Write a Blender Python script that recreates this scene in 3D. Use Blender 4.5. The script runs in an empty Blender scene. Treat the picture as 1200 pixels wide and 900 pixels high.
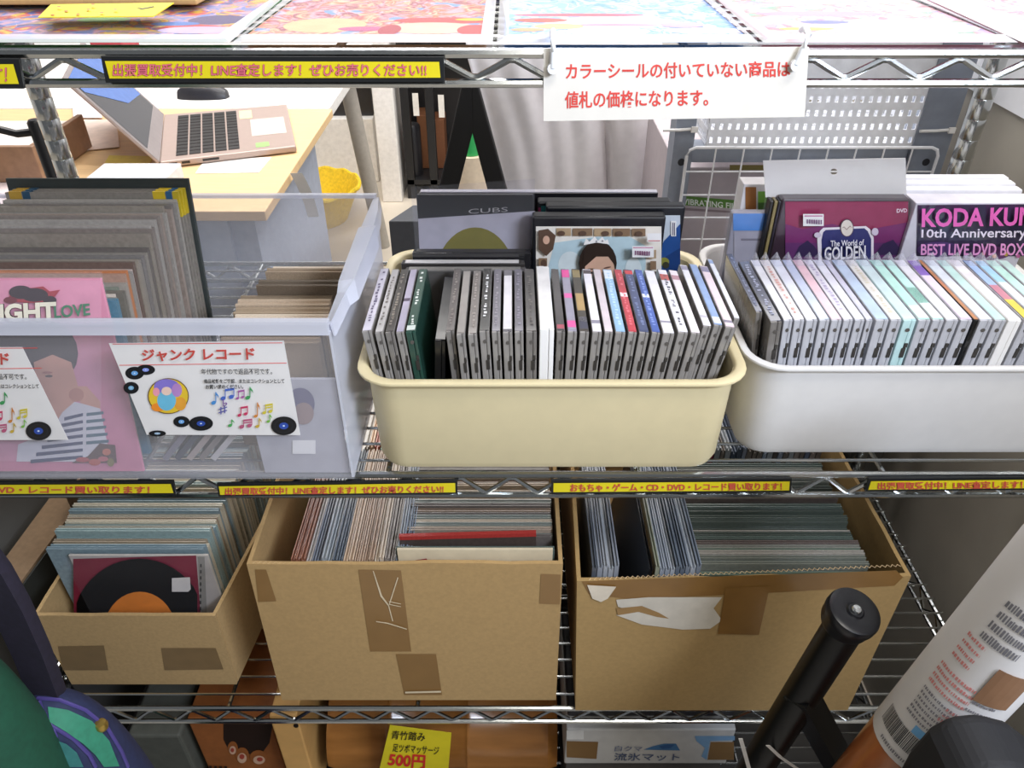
import bpy, bmesh, math, random
from mathutils import Vector, Matrix
random.seed(7)
C = bpy.context.scene.collection
sc = bpy.context.scene

# ------------------------------------------------------------------ camera
F = 900.0; PITCH = math.radians(35.5); CAM = Vector((0, -0.555, 0.4945))
cd = bpy.data.cameras.new('camera'); cam = bpy.data.objects.new('camera', cd); C.objects.link(cam)
cam.location = CAM; cam.rotation_euler = (math.pi/2 - PITCH, 0, 0)
cd.sensor_width = 36; cd.lens = 36*F/1200; cd.clip_start = 0.01
sc.camera = cam
# ------------------------------------------------------------------ light
w = bpy.data.worlds.new('world'); sc.world = w; w.use_nodes = True
w.node_tree.nodes['Background'].inputs[0].default_value = (0.92, 0.95, 1.0, 1)
w.node_tree.nodes['Background'].inputs[1].default_value = 0.13
def area(name, loc, rot, sx, sy, power, col, aim=None):
    l = bpy.data.lights.new(name, 'AREA'); l.shape = 'RECTANGLE'; l.size = sx; l.size_y = sy
    l.energy = power; l.color = col
    o = bpy.data.objects.new(name, l); C.objects.link(o); o.location = loc
    o.rotation_euler = tuple(math.radians(a) for a in rot)
    if aim: o.rotation_euler = (Vector(aim)-Vector(loc)).to_track_quat('-Z','Y').to_euler()
area('aisle_ceiling_light', (0.45, -0.60, 1.65), (0, 0, 0), 0.9, 0.3, 12, (1, 0.95, 0.87), aim=(0.1, 0.0, 0.1))
area('front_fill', (0.5, -1.45, 1.15), (0, 0, 0), 1.0, 0.4, 5.0, (1, 0.96, 0.9), aim=(0.1, 0.15, 0.15))  # low fill lamp added from the front to reach the shelf backs
area('back_room_ceiling_light', (0.0, 2.0, 1.85), (0, 0, 0), 3.2, 1.6, 100, (1, 0.97, 0.94))
area('cloth_fill', (0.1, 0.72, 1.65), (0, 0, 0), 1.5, 0.15, 14, (1, 0.97, 0.97), aim=(0.15, 0.95, 0.1))  # fill lamp added to brighten the front of the white cloth
area('cool_ceiling_tube', (0.95, -0.95, 1.05), (0, 0, 0), 0.7, 0.25, 27, (0.74, 0.83, 1), aim=(0.42, 0.12, 0.18))
sc.view_settings.view_transform = 'Standard'; sc.view_settings.look = 'None'
sc.view_settings.gamma = 1; sc.view_settings.use_curve_mapping = False
sc.view_settings.exposure = 0.24

# ------------------------------------------------------------------ pixel -> point on a plane
FW = Vector((0, math.cos(PITCH), -math.sin(PITCH))); UP = Vector((0, math.sin(PITCH), math.cos(PITCH)))
def ray(u, v): return FW + Vector((1,0,0))*((u-600)/F) - UP*((v-450)/F)
def at_y(u, v, Y):      # Y may be a pair (y at z=0, slope dy/dz) for a leaning plane
    d = ray(u, v)
    if isinstance(Y, tuple): return CAM + d*((Y[0]+Y[1]*CAM.z-CAM.y)/(d.y-Y[1]*d.z))
    return CAM + d*((Y-CAM.y)/d.y)
def at_z(u, v, Z): d = ray(u, v); return CAM + d*((Z-CAM.z)/d.z)
def at_x(u, v, X): d = ray(u, v); return CAM + d*((X-CAM.x)/d.x)

# ------------------------------------------------------------------ materials
def lin(c): return tuple(((x/12.92) if x <= .04045 else ((x+.055)/1.055)**2.4) for x in c)
def hexc(h): return lin(tuple(int(h[i:i+2],16)/255 for i in (0,2,4)))
MATS = {}
def mat(name, h, rough=.5, metal=0, noise=.07, scale=60, bump=0, coat=0, stretch=None, spec=.5):
    if name in MATS: return MATS[name]
    m = bpy.data.materials.new(name); m.use_nodes = True; nt = m.node_tree; b = nt.nodes['Principled BSDF']
    c = hexc(h)
    tc = nt.nodes.new('ShaderNodeTexCoord'); n = nt.nodes.new('ShaderNodeTexNoise'); n.inputs['Scale'].default_value = scale
    n.inputs['Detail'].default_value = 3
    src = tc.outputs['Object']
    if stretch:
        mp = nt.nodes.new('ShaderNodeMapping'); mp.inputs['Scale'].default_value = stretch
        nt.links.new(src, mp.inputs[0]); src = mp.outputs[0]
    nt.links.new(src, n.inputs['Vector'])
    r = nt.nodes.new('ShaderNodeValToRGB')
    r.color_ramp.elements[0].position = .3; r.color_ramp.elements[1].position = .7
    r.color_ramp.elements[0].color = tuple(x*(1-noise) for x in c)+(1,)
    r.color_ramp.elements[1].color = tuple(min(1,x*(1+noise)) for x in c)+(1,)
    nt.links.new(n.outputs['Fac'], r.inputs[0]); nt.links.new(r.outputs[0], b.inputs['Base Color'])
    b.inputs['Roughness'].default_value = rough; b.inputs['Metallic'].default_value = metal
    b.inputs['Specular IOR Level'].default_value = spec
    if coat: b.inputs['Coat Weight'].default_value = coat; b.inputs['Coat Roughness'].default_value = .12
    if bump:
        bp = nt.nodes.new('ShaderNodeBump'); bp.inputs['Strength'].default_value = bump; bp.inputs['Distance'].default_value = .002
        nt.links.new(n.outputs['Fac'], bp.inputs['Height']); nt.links.new(bp.outputs[0], b.inputs['Normal'])
    MATS[name] = m; return m
def clear(name, tint, opac, rough=.25, body='FFFFFF'):
    m = bpy.data.materials.new(name); m.use_nodes = True; nt = m.node_tree; b = nt.nodes['Principled BSDF']
    b.inputs['Base Color'].default_value = hexc(body)+(1,); b.inputs['Roughness'].default_value = rough
    t = nt.nodes.new('ShaderNodeBsdfTransparent'); t.inputs[0].default_value = hexc(tint)+(1,)
    n = nt.nodes.new('ShaderNodeTexNoise'); n.inputs['Scale'].default_value = 9
    mr = nt.nodes.new('ShaderNodeMapRange'); mr.inputs['To Min'].default_value = opac*.85; mr.inputs['To Max'].default_value = opac*1.15
    tc = nt.nodes.new('ShaderNodeTexCoord'); nt.links.new(tc.outputs['Object'], n.inputs['Vector'])
    nt.links.new(n.outputs['Fac'], mr.inputs['Value'])
    mx = nt.nodes.new('ShaderNodeMixShader'); nt.links.new(mr.outputs[0], mx.inputs[0])
    nt.links.new(t.outputs[0], mx.inputs[1]); nt.links.new(b.outputs[0], mx.inputs[2])
    nt.links.new(mx.outputs[0], nt.nodes['Material Output'].inputs['Surface'])
    MATS[name] = m; return m
def K(h, rough=.45, coat=0): return mat('paint_'+h+('_gloss' if coat else ''), h, rough, coat=coat)

chrome = mat('chrome', 'C9CCCB', .18, 1, .04)
steel = mat('grey_steel', '8C93A0', .5, .2)
cream = mat('cream_plastic', 'E2D3A8', .42, noise=.02)
whitepl = mat('white_plastic', 'E9E7E4', .42, noise=.02)
kraft = mat('kraft_cardboard', 'B0905F', .85, noise=.06, scale=220)
kraft_in = mat('kraft_inside', 'AD8D5C', .9, noise=.08, scale=120)
kraft_edge = mat('kraft_edge', 'CDB187', .9, noise=.1, scale=300)
tape = mat('brown_tape', '8C6A3E', .32, noise=.05, scale=30, coat=.3)
binpl = clear('clear_bin_plastic', 'FAFAFC', .15, .3, 'ECEDF2')
binfr = clear('clear_bin_front', 'FAFAFC', .11, .3, 'E6E5E6')
binrim = clear('clear_bin_rim', 'F8F9FF', .55, .3, 'ECEEF6')
film = clear('clear_film', 'FCFCFF', .045, .12)
film_thin = clear('clear_film_thin', 'FDFDFF', .010, .1)
film_edge = clear('clear_film_edge', 'FAFAFF', .5, .2)
film2 = clear('clear_film_cloudy', 'FAFAFF', .22, .18)
case_pl = mat('jewel_case_plastic', '8E8A86', .22, noise=.22, scale=70, stretch=(1.5,1.5,.35), coat=.5)
case_pale = mat('jewel_case_plastic_pale', 'B9BAC0', .22, noise=.18, scale=70, stretch=(1.5,1.5,.35), coat=.5)
dark = mat('dark_plastic', '1B1B1E', .4)
black = mat('black_fabric', '111114', .8, noise=.15, scale=200)
paper = mat('white_paper', 'F1EFEC', .7, noise=.015)
yellow = mat('strip_yellow', 'E3D21C', .5, noise=.02)
stripblack = mat('strip_black', '17191A', .5)
pinkink = mat('pink_ink', 'E06A7C', .6)
inkdark = mat('maroon_ink', '7E2A3E', .6)
redink = mat('red_ink', 'DE4A42', .6)
woodd = mat('light_wood', 'E6C392', .45, noise=.07, scale=14, stretch=(1,8,1))

# ------------------------------------------------------------------ mesh builder
class MB:
    def __init__(s): s.v = []; s.f = []; s.m = []; s.cur = 0
    def add(s, vs, fs):
        k = len(s.v); s.v += [tuple(x) for x in vs]
        s.f += [tuple(i+k for i in f) for f in fs]; s.m += [s.cur]*len(fs); return s
    def box(s, x0,x1,y0,y1,z0,z1):
        return s.add([(x0,y0,z0),(x1,y0,z0),(x1,y1,z0),(x0,y1,z0),(x0,y0,z1),(x1,y0,z1),(x1,y1,z1),(x0,y1,z1)],
                     [(3,2,1,0),(4,5,6,7),(0,1,5,4),(1,2,6,5),(2,3,7,6),(3,0,4,7)])
    def tube(s, pts, r, n=8, cap=True):
        pts = [Vector(p) for p in pts]; rings = []
        for i,p in enumerate(pts):
            a = pts[max(0,i-1)]; b = pts[min(len(pts)-1,i+1)]; d = (b-a).normalized()
            h = Vector((0,0,1)) if abs(d.z) < .9 else Vector((1,0,0))
            e1 = d.cross(h).normalized(); e2 = d.cross(e1)
            rr = r[i] if isinstance(r,(list,tuple)) else r
            rings.append([p + (e1*math.cos(2*math.pi*k/n) + e2*math.sin(2*math.pi*k/n))*rr for k in range(n)])
        return s.loft(rings, cap)
    def loft(s, rings, cap=True, close=True):
        n = len(rings[0]); vs = [p for r in rings for p in r]; fs = []
        for i in range(len(rings)-1):
            for k in range(n if close else n-1):
                fs.append((i*n+k, i*n+(k+1)%n, (i+1)*n+(k+1)%n, (i+1)*n+k))
        if cap: fs += [tuple(reversed(range(n))), tuple((len(rings)-1)*n+k for k in range(n))]
        return s.add(vs, fs)
    def lathe(s, prof, o=(0,0,0), n=24, cap=True):
        o = Vector(o)
        return s.loft([[o+Vector((r*math.cos(2*math.pi*k/n), r*math.sin(2*math.pi*k/n), z)) for k in range(n)] for r,z in prof], cap)
    def poly(s, pts): return s.add(pts, [tuple(range(len(pts)))])
    def prism(s, pts, dv):
        n = len(pts); dv = Vector(dv); a = [Vector(p) for p in pts]
        return s.loft([a, [p+dv for p in a]])
    def build(s, name, mats, parent=None, bevel=0, smooth=False, seg=2):
        me = bpy.data.meshes.new(name); me.from_pydata(s.v, [], s.f)
        if not isinstance(mats,(list,tuple)): mats = [mats]
        for m in mats: me.materials.append(m)
        me.polygons.foreach_set('material_index', s.m)
        bm = bmesh.new(); bm.from_mesh(me); bmesh.ops.recalc_face_normals(bm, faces=bm.faces); bm.to_mesh(me); bm.free()
        if smooth:
            me.polygons.foreach_set('use_smooth', [True]*len(me.polygons))
            me.set_sharp_from_angle(angle=math.radians(40))
        me.update()
        o = bpy.data.objects.new(name, me); C.objects.link(o)
        if bevel:
            b = o.modifiers.new('bevel','BEVEL'); b.width = bevel; b.segments = seg; b.limit_method = 'ANGLE'
        if parent is not None: attach(o, parent)
        return o
def attach(o, parent):
    o.parent = parent
    o.matrix_parent_inverse = world_of(parent).inverted()
def world_of(p):
    m = p.matrix_basis.copy()
    if p.parent is not None: m = world_of(p.parent) @ p.matrix_parent_inverse @ m
    return m
def tag(o, label=None, cat=None, group=None, kind=None):
    if label: o['label'] = label
    if cat: o['category'] = cat
    if group: o['group'] = group
    if kind: o['kind'] = kind
    return o
def thing(name, label, cat, loc=(0,0,0), group=None):
    o = bpy.data.objects.new(name, None); C.objects.link(o); o.location = loc; o.empty_display_size = .02
    return tag(o, label, cat, group)
def struct(o): o['kind'] = 'structure'; return o
def dup(root, loc, label, scale=None, group=None):
    r = root.copy(); C.objects.link(r); r.location = loc; r['label'] = label
    if group: r['group'] = group
    if scale: r.scale = scale
    made = {root: r}
    for ch in root.children:
        c = ch.copy(); C.objects.link(c); c.parent = r; made[ch] = c
    return r
def setmat(o, m, i=0): o.material_slots[i].link = 'OBJECT'; o.material_slots[i].material = m
def child(root, name):
    for c in root.children:
        if c.name.split('.')[0] == name: return c
ORD = 'zeroth first second third fourth fifth sixth seventh eighth ninth tenth eleventh twelfth thirteenth fourteenth fifteenth sixteenth seventeenth eighteenth nineteenth twentieth twenty-first twenty-second twenty-third twenty-fourth twenty-fifth twenty-sixth twenty-seventh twenty-eighth twenty-ninth thirtieth thirty-first'.split()

# flat printed artwork: polygons given on a plane y = Y (or z = Z), each layer a hair in front of the last
def ell(cx, cy, rx, ry=None, n=20, rot=0):
    ry = ry or rx; cr, sr = math.cos(rot), math.sin(rot)
    return [(cx + rx*math.cos(t)*cr - ry*math.sin(t)*sr, cy + rx*math.cos(t)*sr + ry*math.sin(t)*cr) for t in [2*math.pi*k/n for k in range(n)]]
def rect(u0,v0,u1,v1): return [(u0,v0),(u1,v0),(u1,v1),(u0,v1)]
def art(name, parent, layers, Y=None, Z=None, step=.00025, off=.0006):
    b = MB(); mats = []
    for i,(m,pts) in enumerate(layers):
        if m not in mats: mats.append(m)
        b.cur = mats.index(m)
        P = [(at_y(u,v,Y) + Vector((0,-off-step*i,0))) if Y is not None else (at_z(u,v,Z) + Vector((0,0,off+step*i))) for u,v in pts]
        b.poly(P)
    return b.build(name, mats, parent)
def text_data(body, bold=0.0):
    cu = bpy.data.curves.new('lettering','FONT'); cu.body = body; cu.offset = bold; cu.resolution_u = 3
    o = bpy.data.objects.new('lettering_source', cu); C.objects.link(o)
    dg = bpy.context.evaluated_depsgraph_get(); me = bpy.data.meshes.new_from_object(o.evaluated_get(dg))
    vs = [v.co.copy() for v in me.vertices]; fs = [tuple(p.vertices) for p in me.polygons]
    bpy.data.objects.remove(o); bpy.data.curves.remove(cu); bpy.data.meshes.remove(me)
    x0 = min(v.x for v in vs); x1 = max(v.x for v in vs); y0 = min(v.y for v in vs); y1 = max(v.y for v in vs)
    return [((v.x-x0)/(x1-x0), (v.y-y0)/(y1-y0)) for v in vs], fs
def text(name, parent, body, quad, m, Y=None, Z=None, bold=.0, off=.0013, shadow=None, sbold=.03):
    # quad: four pixels of the lettering's own rectangle on its plane: top-left, top-right, bottom-right, bottom-left
    tl,tr,br,bl = [Vector((a[0],a[1],0)) for a in quad]
    def P(s,t,o):
        q = (tl*(1-s)+tr*s)*t + (bl*(1-s)+br*s)*(1-t)
        return at_y(q.x,q.y,Y) + Vector((0,-o,0)) if Y is not None else at_z(q.x,q.y,Z) + Vector((0,0,o))
    b = MB(); mats = [m]
    if shadow:
        vs,fs = text_data(body, sbold); mats.append(shadow); b.cur = 1
        b.add([P(s,t,off-.0005) for s,t in vs], fs)
    b.cur = 0; vs,fs = text_data(body, bold)
    b.add([P(s,t,off) for s,t in vs], fs)
    return b.build(name, mats, parent)
def quadr(u0,v0,u1,v1): return [(u0,v0),(u1,v0),(u1,v1),(u0,v1)]
# ================================================================== setting
FLOOR = -0.80
b = MB(); b.box(-3.2, 3.2, -1.6, 4.6, FLOOR-.05, FLOOR)
floor = struct(b.build('floor', mat('floor_vinyl','C9BFB0',.5,noise=.05,scale=8)))
b = MB(); b.box(.66, .70, -.45, 1.55, FLOOR, .2)
struct(b.build('wall_right', mat('beige_partition','A59F93',.6,noise=.04,scale=20)))
b = MB(); b.box(.655, .70, -.45, 1.55, .2, .75)
struct(b.build('trim_1', mat('white_partition','E9EAEE',.5,noise=.02)))
b = MB(); b.box(-3.2, 3.2, 4.5, 4.6, FLOOR, 1.2)
struct(b.build('wall_back', mat('white_wall','E8E5E1',.8,noise=.02)))
b = MB(); b.box(-3.2, -3.1, -1.6, 4.5, FLOOR, 1.2)
struct(b.build('wall_left', mat('white_wall','E8E5E1',.8)))

b = MB(); b.box(-.70, .655, .475, .490, FLOOR, -.13)
struct(b.build('shade_board_rear', mat('shade_panel','57544E',.7,noise=.06,scale=20)))  # board added to block back room light and darken gaps between boxes
b = MB(); b.box(-.70, -.685, -.20, .474, FLOOR, -.10)
struct(b.build('shade_board_left', mat('shade_panel','57544E',.7,noise=.06,scale=20)))  # dark board added to cover the light floor at the left end

b = MB(); b.box(-.684, .655, -.45, .474, FLOOR, FLOOR+.003)
struct(b.build('shade_sheet_floor', mat('floor_shade','3E3B37',.7,noise=.08,scale=20)))  # shade under the rack, put in as a dark sheet on the floor

# ================================================================== the wire rack
RX = .606; RD = .45
rack = thing('wire_shelf_rack', 'chrome wire shelving rack with zigzag shelf edges and round grooved posts', 'shelf', (0,.2,FLOOR))
def zig(b, p0, p1, ztop, zbot, period, r):
    p0, p1 = Vector(p0), Vector(p1); L = (p1-p0).length; n = max(2, round(L/period))*2; pts = []
    for i in range(n+1):
        t = i/n; p = p0.lerp(p1, t); p.z = ztop if i % 2 else zbot
        pts.append(p)
    out = []
    for i,p in enumerate(pts):          # soften the bends
        if 0 < i < n:
            out += [p.lerp(pts[i-1],.09), p.lerp(pts[i+1],.09)]
        else: out.append(p)
    b.tube(out, r, 6)
def shelf(z, dz, dz2):
    d = MB()
    for i in range(18):
        y = .012 + i*(RD-.024)/17; d.tube([(-RX,y,z-.0016),(RX,y,z-.0016)], .0016, 6)
    s = d.build('wire_shelf', chrome, rack, smooth=True)
    zt = z-dz; zb = zt-dz2
    for x in (-.36, -.12, .12, .36):
        e = MB(); e.tube([(x,.0,zt+.0008),(x,RD,zt+.0008)], .0026, 6)
        e.build('support_rod', chrome, s, smooth=True)
    for y in (0, RD):
        e = MB(); e.tube([(-RX,y,zt),(RX,y,zt)], .0035, 8); e.tube([(-RX,y,zb),(RX,y,zb)], .0032, 8)
        zig(e, (-RX+.02,y,0), (RX-.02,y,0), zt-.003, zb+.003, .0515, .0024)
        e.build('edge_truss', chrome, s, smooth=True)
    for x in (-RX, RX):
        e = MB(); e.tube([(x,0,zt),(x,RD,zt)], .0035, 8); e.tube([(x,0,zb),(x,RD,zb)], .0032, 8)
        zig(e, (x,.02,0), (x,RD-.02,0), zt-.003, zb+.003, .0515, .0024)
        e.build('edge_truss', chrome, s, smooth=True)
    for x in (-.585,.585):
        for y in (.022, RD-.022):
            e = MB(); e.lathe([(.0128,zb-.004),(.0165,zb-.004),(.0150,zt+.006),(.0128,zt+.006)], (x,y,0), 16, cap=False)
            e.build('post_sleeve', dark, s, smooth=True)
ZT, ZM, ZB, ZL = .3745, 0.0, -.3935, -.70
shelf(ZT+.003, .003, .0195); shelf(ZM, .009, .027); shelf(ZB, .014, .029); shelf(ZL, .012, .028)
for x in (-.585,.585):
    for y in (.022, RD-.022):
        prof = [(.0, FLOOR+.0035), (.014, FLOOR+.0035), (.014, FLOOR+.02), (.0125, FLOOR+.021)]
        z = FLOOR+.04
        while z < .62:
            prof += [(.0125,z-.0009),(.0120,z),(.0125,z+.0009)]; z += .0254
        prof += [(.0125,.62),(0,.622)]
        b = MB(); b.lathe(prof, (x,y,0), 24, cap=False); b.build('post', chrome, rack, smooth=True)

# ------------------------------------------------------------------ yellow label strips clipped on the rails
def strip(label, q, body, tq, Y=-.0075, shadow=True, bold=.012, ink=None):
    # q: outer quad pixels; tq: lettering quad pixels
    c = at_y((q[0][0]+q[2][0])/2, (q[0][1]+q[2][1])/2, Y)
    t = thing('label_strip', label, 'sign', tuple(c), 'yellow label strips along the shelf edges')
    P = [at_y(u,v,Y) for u,v in q]
    b = MB(); b.prism(P, (0,.0025,0)); b.build('backing_board', stripblack, t)
    h = (q[3][1]-q[0][1]); ins = h*.17
    inner = [(q[0][0]+ins,q[0][1]+ins),(q[1][0]-ins,q[1][1]+ins),(q[2][0]-ins*.9,q[2][1]-ins),(q[3][0]+ins*.9,q[3][1]-ins)]
    art('printed_field', t, [(yellow, inner)], Y=Y)
    if body: text('lettering', t, body, tq, ink or pinkink, Y=Y, bold=bold, shadow=inkdark if shadow else None, sbold=bold+.012)
    return t
stripink = mat('strip_ink','C9503F',.6)
BUY = '出張買取受付中！LINE査定します！ぜひお売りください!!'
TOY = 'おもちゃ・ゲーム・CD・DVD・レコード買い取ります！'
strip('yellow shop label strip with pink lettering on the top shelf rail, left of centre', [(118,66),(520,67),(521,96),(124,97)], BUY, quadr(133,74,500,89))
strip('end of a yellow label strip on the top shelf rail at the left picture edge', [(-395,70),(22,69),(28,104),(-390,105)], TOY, quadr(-340,77,9,97))
strip('yellow label strip with pink lettering on the middle rail under the clear bin sign', [(-190,566),(203,564),(206,580),(-187,582)], TOY, quadr(-170,568.5,176,577.5), shadow=False, bold=.03, ink=stripink)
strip('yellow label strip on the middle rail between clear bin and cream tub', [(254,567),(536,563),(536,579),(256,582)], BUY, [(264,570.5),(520,567.5),(520,576.5),(264,579.5)], shadow=False, bold=.03, ink=stripink)
strip('yellow label strip on the middle rail below the right end of the cream tub', [(646,563),(928,561),(927,577),(646,579)], TOY, [(668,566),(916,564.5),(916,573.5),(668,575.5)], shadow=False, bold=.03, ink=stripink)
strip('yellow label strip on the middle rail under the white tub at right', [(1018,561),(1330,558),(1328,573),(1015,576)], BUY, [(1028,564),(1310,561.5),(1310,570.5),(1028,573)], shadow=False, bold=.03, ink=stripink)

# ------------------------------------------------------------------ hanging notice
Y = -.011
t = thing('hanging_notice', 'white paper notice with two lines of red lettering hanging from the top shelf rail', 'sign', tuple(at_y(790,98,Y)))
P = [at_y(u,v,Y) for u,v in [(637,57),(948,55),(943,137),(637,142)]]
b = MB(); b.prism(P, (0,.0006,0)); b.build('paper_sheet', mat('notice_paper','E9E4DA',.6,noise=.02), t)
text('lettering', t, 'カラーシールの付いていない商品は', [(663,74),(926,71),(926,90),(663,93)], redink, Y=Y, bold=.018, off=.0003)
text('lettering', t, '値札の価格になります。', [(662,107),(830,104.5),(830,124),(662,127)], redink, Y=Y, bold=.018, off=.0003)
for u,v,l in ((648,68,'white plastic hook holding the left corner of the notice'),(940,64,'white plastic hook holding the right corner of the notice')):
    p = at_y(u,v,Y-.0035); b = MB()
    dx = 0 if u < 700 else .002
    b.tube([(p.x+dx,p.y+.016,p.z+.012),(p.x+dx,p.y+.010,p.z+.0145),(p.x+dx,p.y+.001,p.z+.012),(p.x,p.y,p.z+.004),(p.x-dx*1.5,p.y,p.z-.006)], .0022, 10)
    o = b.build('sign_hook', mat('hook_plastic','EEF0F2',.35), smooth=True)
    e = MB(); e.tube([(p.x-dx*1.5,p.y-.0015,p.z-.0065),(p.x-dx*1.5,p.y+.0022,p.z-.0065)], .0036, 12)
    tag(o, l, 'hook', 'plastic hooks of the notice'); e.build('hook_button', mat('hook_plastic','EEF0F2',.35), o)

# ------------------------------------------------------------------ record sleeves lying on the top shelf
ZS = ZT+.0062
def picture(name, pal, seed):
    m = bpy.data.materials.new(name); m.use_nodes = True; nt = m.node_tree; b = nt.nodes['Principled BSDF']
    tc = nt.nodes.new('ShaderNodeTexCoord'); mp = nt.nodes.new('ShaderNodeMapping'); mp.inputs['Location'].default_value = (seed*1.7,seed*.9,0)
    n = nt.nodes.new('ShaderNodeTexNoise'); n.inputs['Scale'].default_value = 34; n.inputs['Detail'].default_value = 2.5; n.inputs['Distortion'].default_value = 1.2
    v = nt.nodes.new('ShaderNodeTexVoronoi'); v.inputs['Scale'].default_value = 60
    ad = nt.nodes.new('ShaderNodeMath'); ad.operation = 'MULTIPLY_ADD'; ad.inputs[1].default_value = .42
    sp = nt.nodes.new('ShaderNodeSeparateColor')
    r = nt.nodes.new('ShaderNodeValToRGB'); r.color_ramp.interpolation = 'LINEAR'
    n_ = len(pal); e = r.color_ramp.elements
    for i,h in enumerate(pal):
        pos = .30+.62*i/(n_-1)
        el = e[i] if i < 2 else e.new(pos)
        el.position = pos; el.color = hexc(h)+(1,)
    nt.links.new(tc.outputs['Object'], mp.inputs[0]); nt.links.new(mp.outputs[0], n.inputs['Vector']); nt.links.new(mp.outputs[0], v.inputs['Vector'])
    nt.links.new(v.outputs['Color'], sp.inputs[0]); nt.links.new(sp.outputs[0], ad.inputs[0]); nt.links.new(n.outputs['Fac'], ad.inputs[2])
    nt.links.new(ad.outputs[0], r.inputs[0]); nt.links.new(r.outputs[0], b.inputs['Base Color']); b.inputs['Roughness'].default_value = .4
    return m
def flat_sleeve(label, u0, u1, yb, pal, seed, extra=(), film_m=film, ink=True):
    rnd = random.Random(seed)
    a = at_z(u0, 56, ZS); c = at_z(u1, 56, ZS); x0, x1 = a.x, c.x; y0 = -.001
    t = thing('record_sleeve', label, 'record sleeve', ((x0+x1)/2, yb/2, ZS), 'picture record sleeves lying on the top shelf')
    b = MB(); b.box(x0+.005,x1-.005,y0+.004,yb-.004,ZS,ZS+.002); b.build('jacket', K(pal[0],.4), t)
    b = MB(); mats = [picture('cover_art_%d' % seed, pal, seed)]; k = 1
    b.poly([(x0+.006,y0+.005,ZS+.0021),(x1-.006,y0+.005,ZS+.0021),(x1-.006,yb-.006,ZS+.0021),(x0+.006,yb-.006,ZS+.0021)])
    for hx, sx, sy, rx, ry in extra:
        m = K(hx,.4)
        if m not in mats: mats.append(m)
        b.cur = mats.index(m); k += 1
        b.poly([(min(max(x0+sx*(x1-x0)+rx*math.cos(q),x0+.006),x1-.006), min(max(y0+sy*(yb-y0)+ry*math.sin(q),y0+.005),yb-.006), ZS+.0021+.00002*k) for q in [2*math.pi*j/24 for j in range(24)]])
    b.build('cover_picture', mats, t)
    b = MB(); z1 = ZS+.0046
    b.add([(x0,y0,ZS+.0006),(x1,y0,ZS+.0006),(x1-.001,y0+.006,z1),(x0+.001,y0+.006,z1),(x1-.001,yb,z1),(x0+.001,yb,z1)],[(0,1,2,3),(3,2,4,5)])
    b.build('plastic_sleeve', film_m, t)
    b = MB(); zf = z1+.0003; O = [(x0,y0,ZS+.0009),(x1,y0,ZS+.0009),(x1,yb,zf),(x0,yb,zf)]; I = [(x0+.008,y0+.006,zf),(x1-.008,y0+.006,zf),(x1-.008,yb-.004,zf),(x0+.008,yb-.004,zf)]
    b.add(O+I, [(k,(k+1)%4,4+(k+1)%4,4+k) for k in range(4)]); b.build('sealed_edge', film_edge, t)
flat_sleeve('flat record sleeve with a busy red and blue picture, leftmost on top shelf', -190, 263, .168,
    ['4F8A50','C8A83A','B03034','5A3A62','3E68A8','C23A3C','D8B830','8A7A78','D9A0A8','4C78B8','B08890'], 3,
    [('4B3A66',.885,.42,.022,.018),('C03A34',.84,.27,.02,.007),('B8A8CC',.88,.2,.03,.012),('86C06A',.55,.42,.02,.010),('3F6EB0',.78,.33,.018,.007),('D8B830',.66,.22,.018,.005)])
flat_sleeve('flat record sleeve with an orange and red picture on a pale ground, top shelf', 266, 577, .170,
    ['D8A070','C23A38','E2C0A0','B8602C','E0A0A8','8A3A4A','D9B48C','D2504A','C8B0B8','6F90B8'], 8,
    [('DDB080',.30,.30,.030,.026),('C83A38',.80,.40,.040,.012),('E2B49C',.74,.24,.035,.020),('C83A38',.92,.20,.012,.018),('B0507A',.47,.22,.018,.008),('D8B430',.9,.42,.012,.005),('A03038',.58,.2,.008,.018)])
flat_sleeve('flat pale blue record sleeve with a large white oval figure, top shelf behind the notice', 582, 894, .172,
    ['4F88D0','7AA8E0','A8C4EA','5E96D8','E0D0D0','6FA0DC','C8D8F0','88B0E4'], 21,
    [('C8606A',.35,.52,.05,.006),('E8E6E8',.48,.36,.05,.020),('E4E2E6',.44,.17,.03,.014),('DE8A9A',.48,.30,.035,.004),('D8B480',.25,.27,.018,.010),('C05A4A',.18,.40,.020,.008),('D0A070',.12,.2,.012,.006),('E6E4E8',.84,.18,.03,.010),('DFA4B4',.76,.30,.016,.010)])
flat_sleeve('flat record sleeve with a pink and pastel crowd picture, right end of the top shelf', 900, 1204, .172,
    ['E090A4','D8C080','A0B0D8','E8C8D0','78A890','D87888','E8DCC8','8890C8','E4B8C4'], 33,
    [('EADCD0',.62,.25,.06,.022),('6A70B0',.36,.36,.018,.007),('E498AA',.40,.55,.05,.010),('DCC850',.24,.22,.02,.005)])
flat_sleeve('flat pale pink record sleeve cut by the right picture edge, top shelf', 1209, 1440, .172,
    ['E0A8B8','E8D0D8','D0C8E4','E8DCC8','D88898','C8D0E8'], 41)
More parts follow.
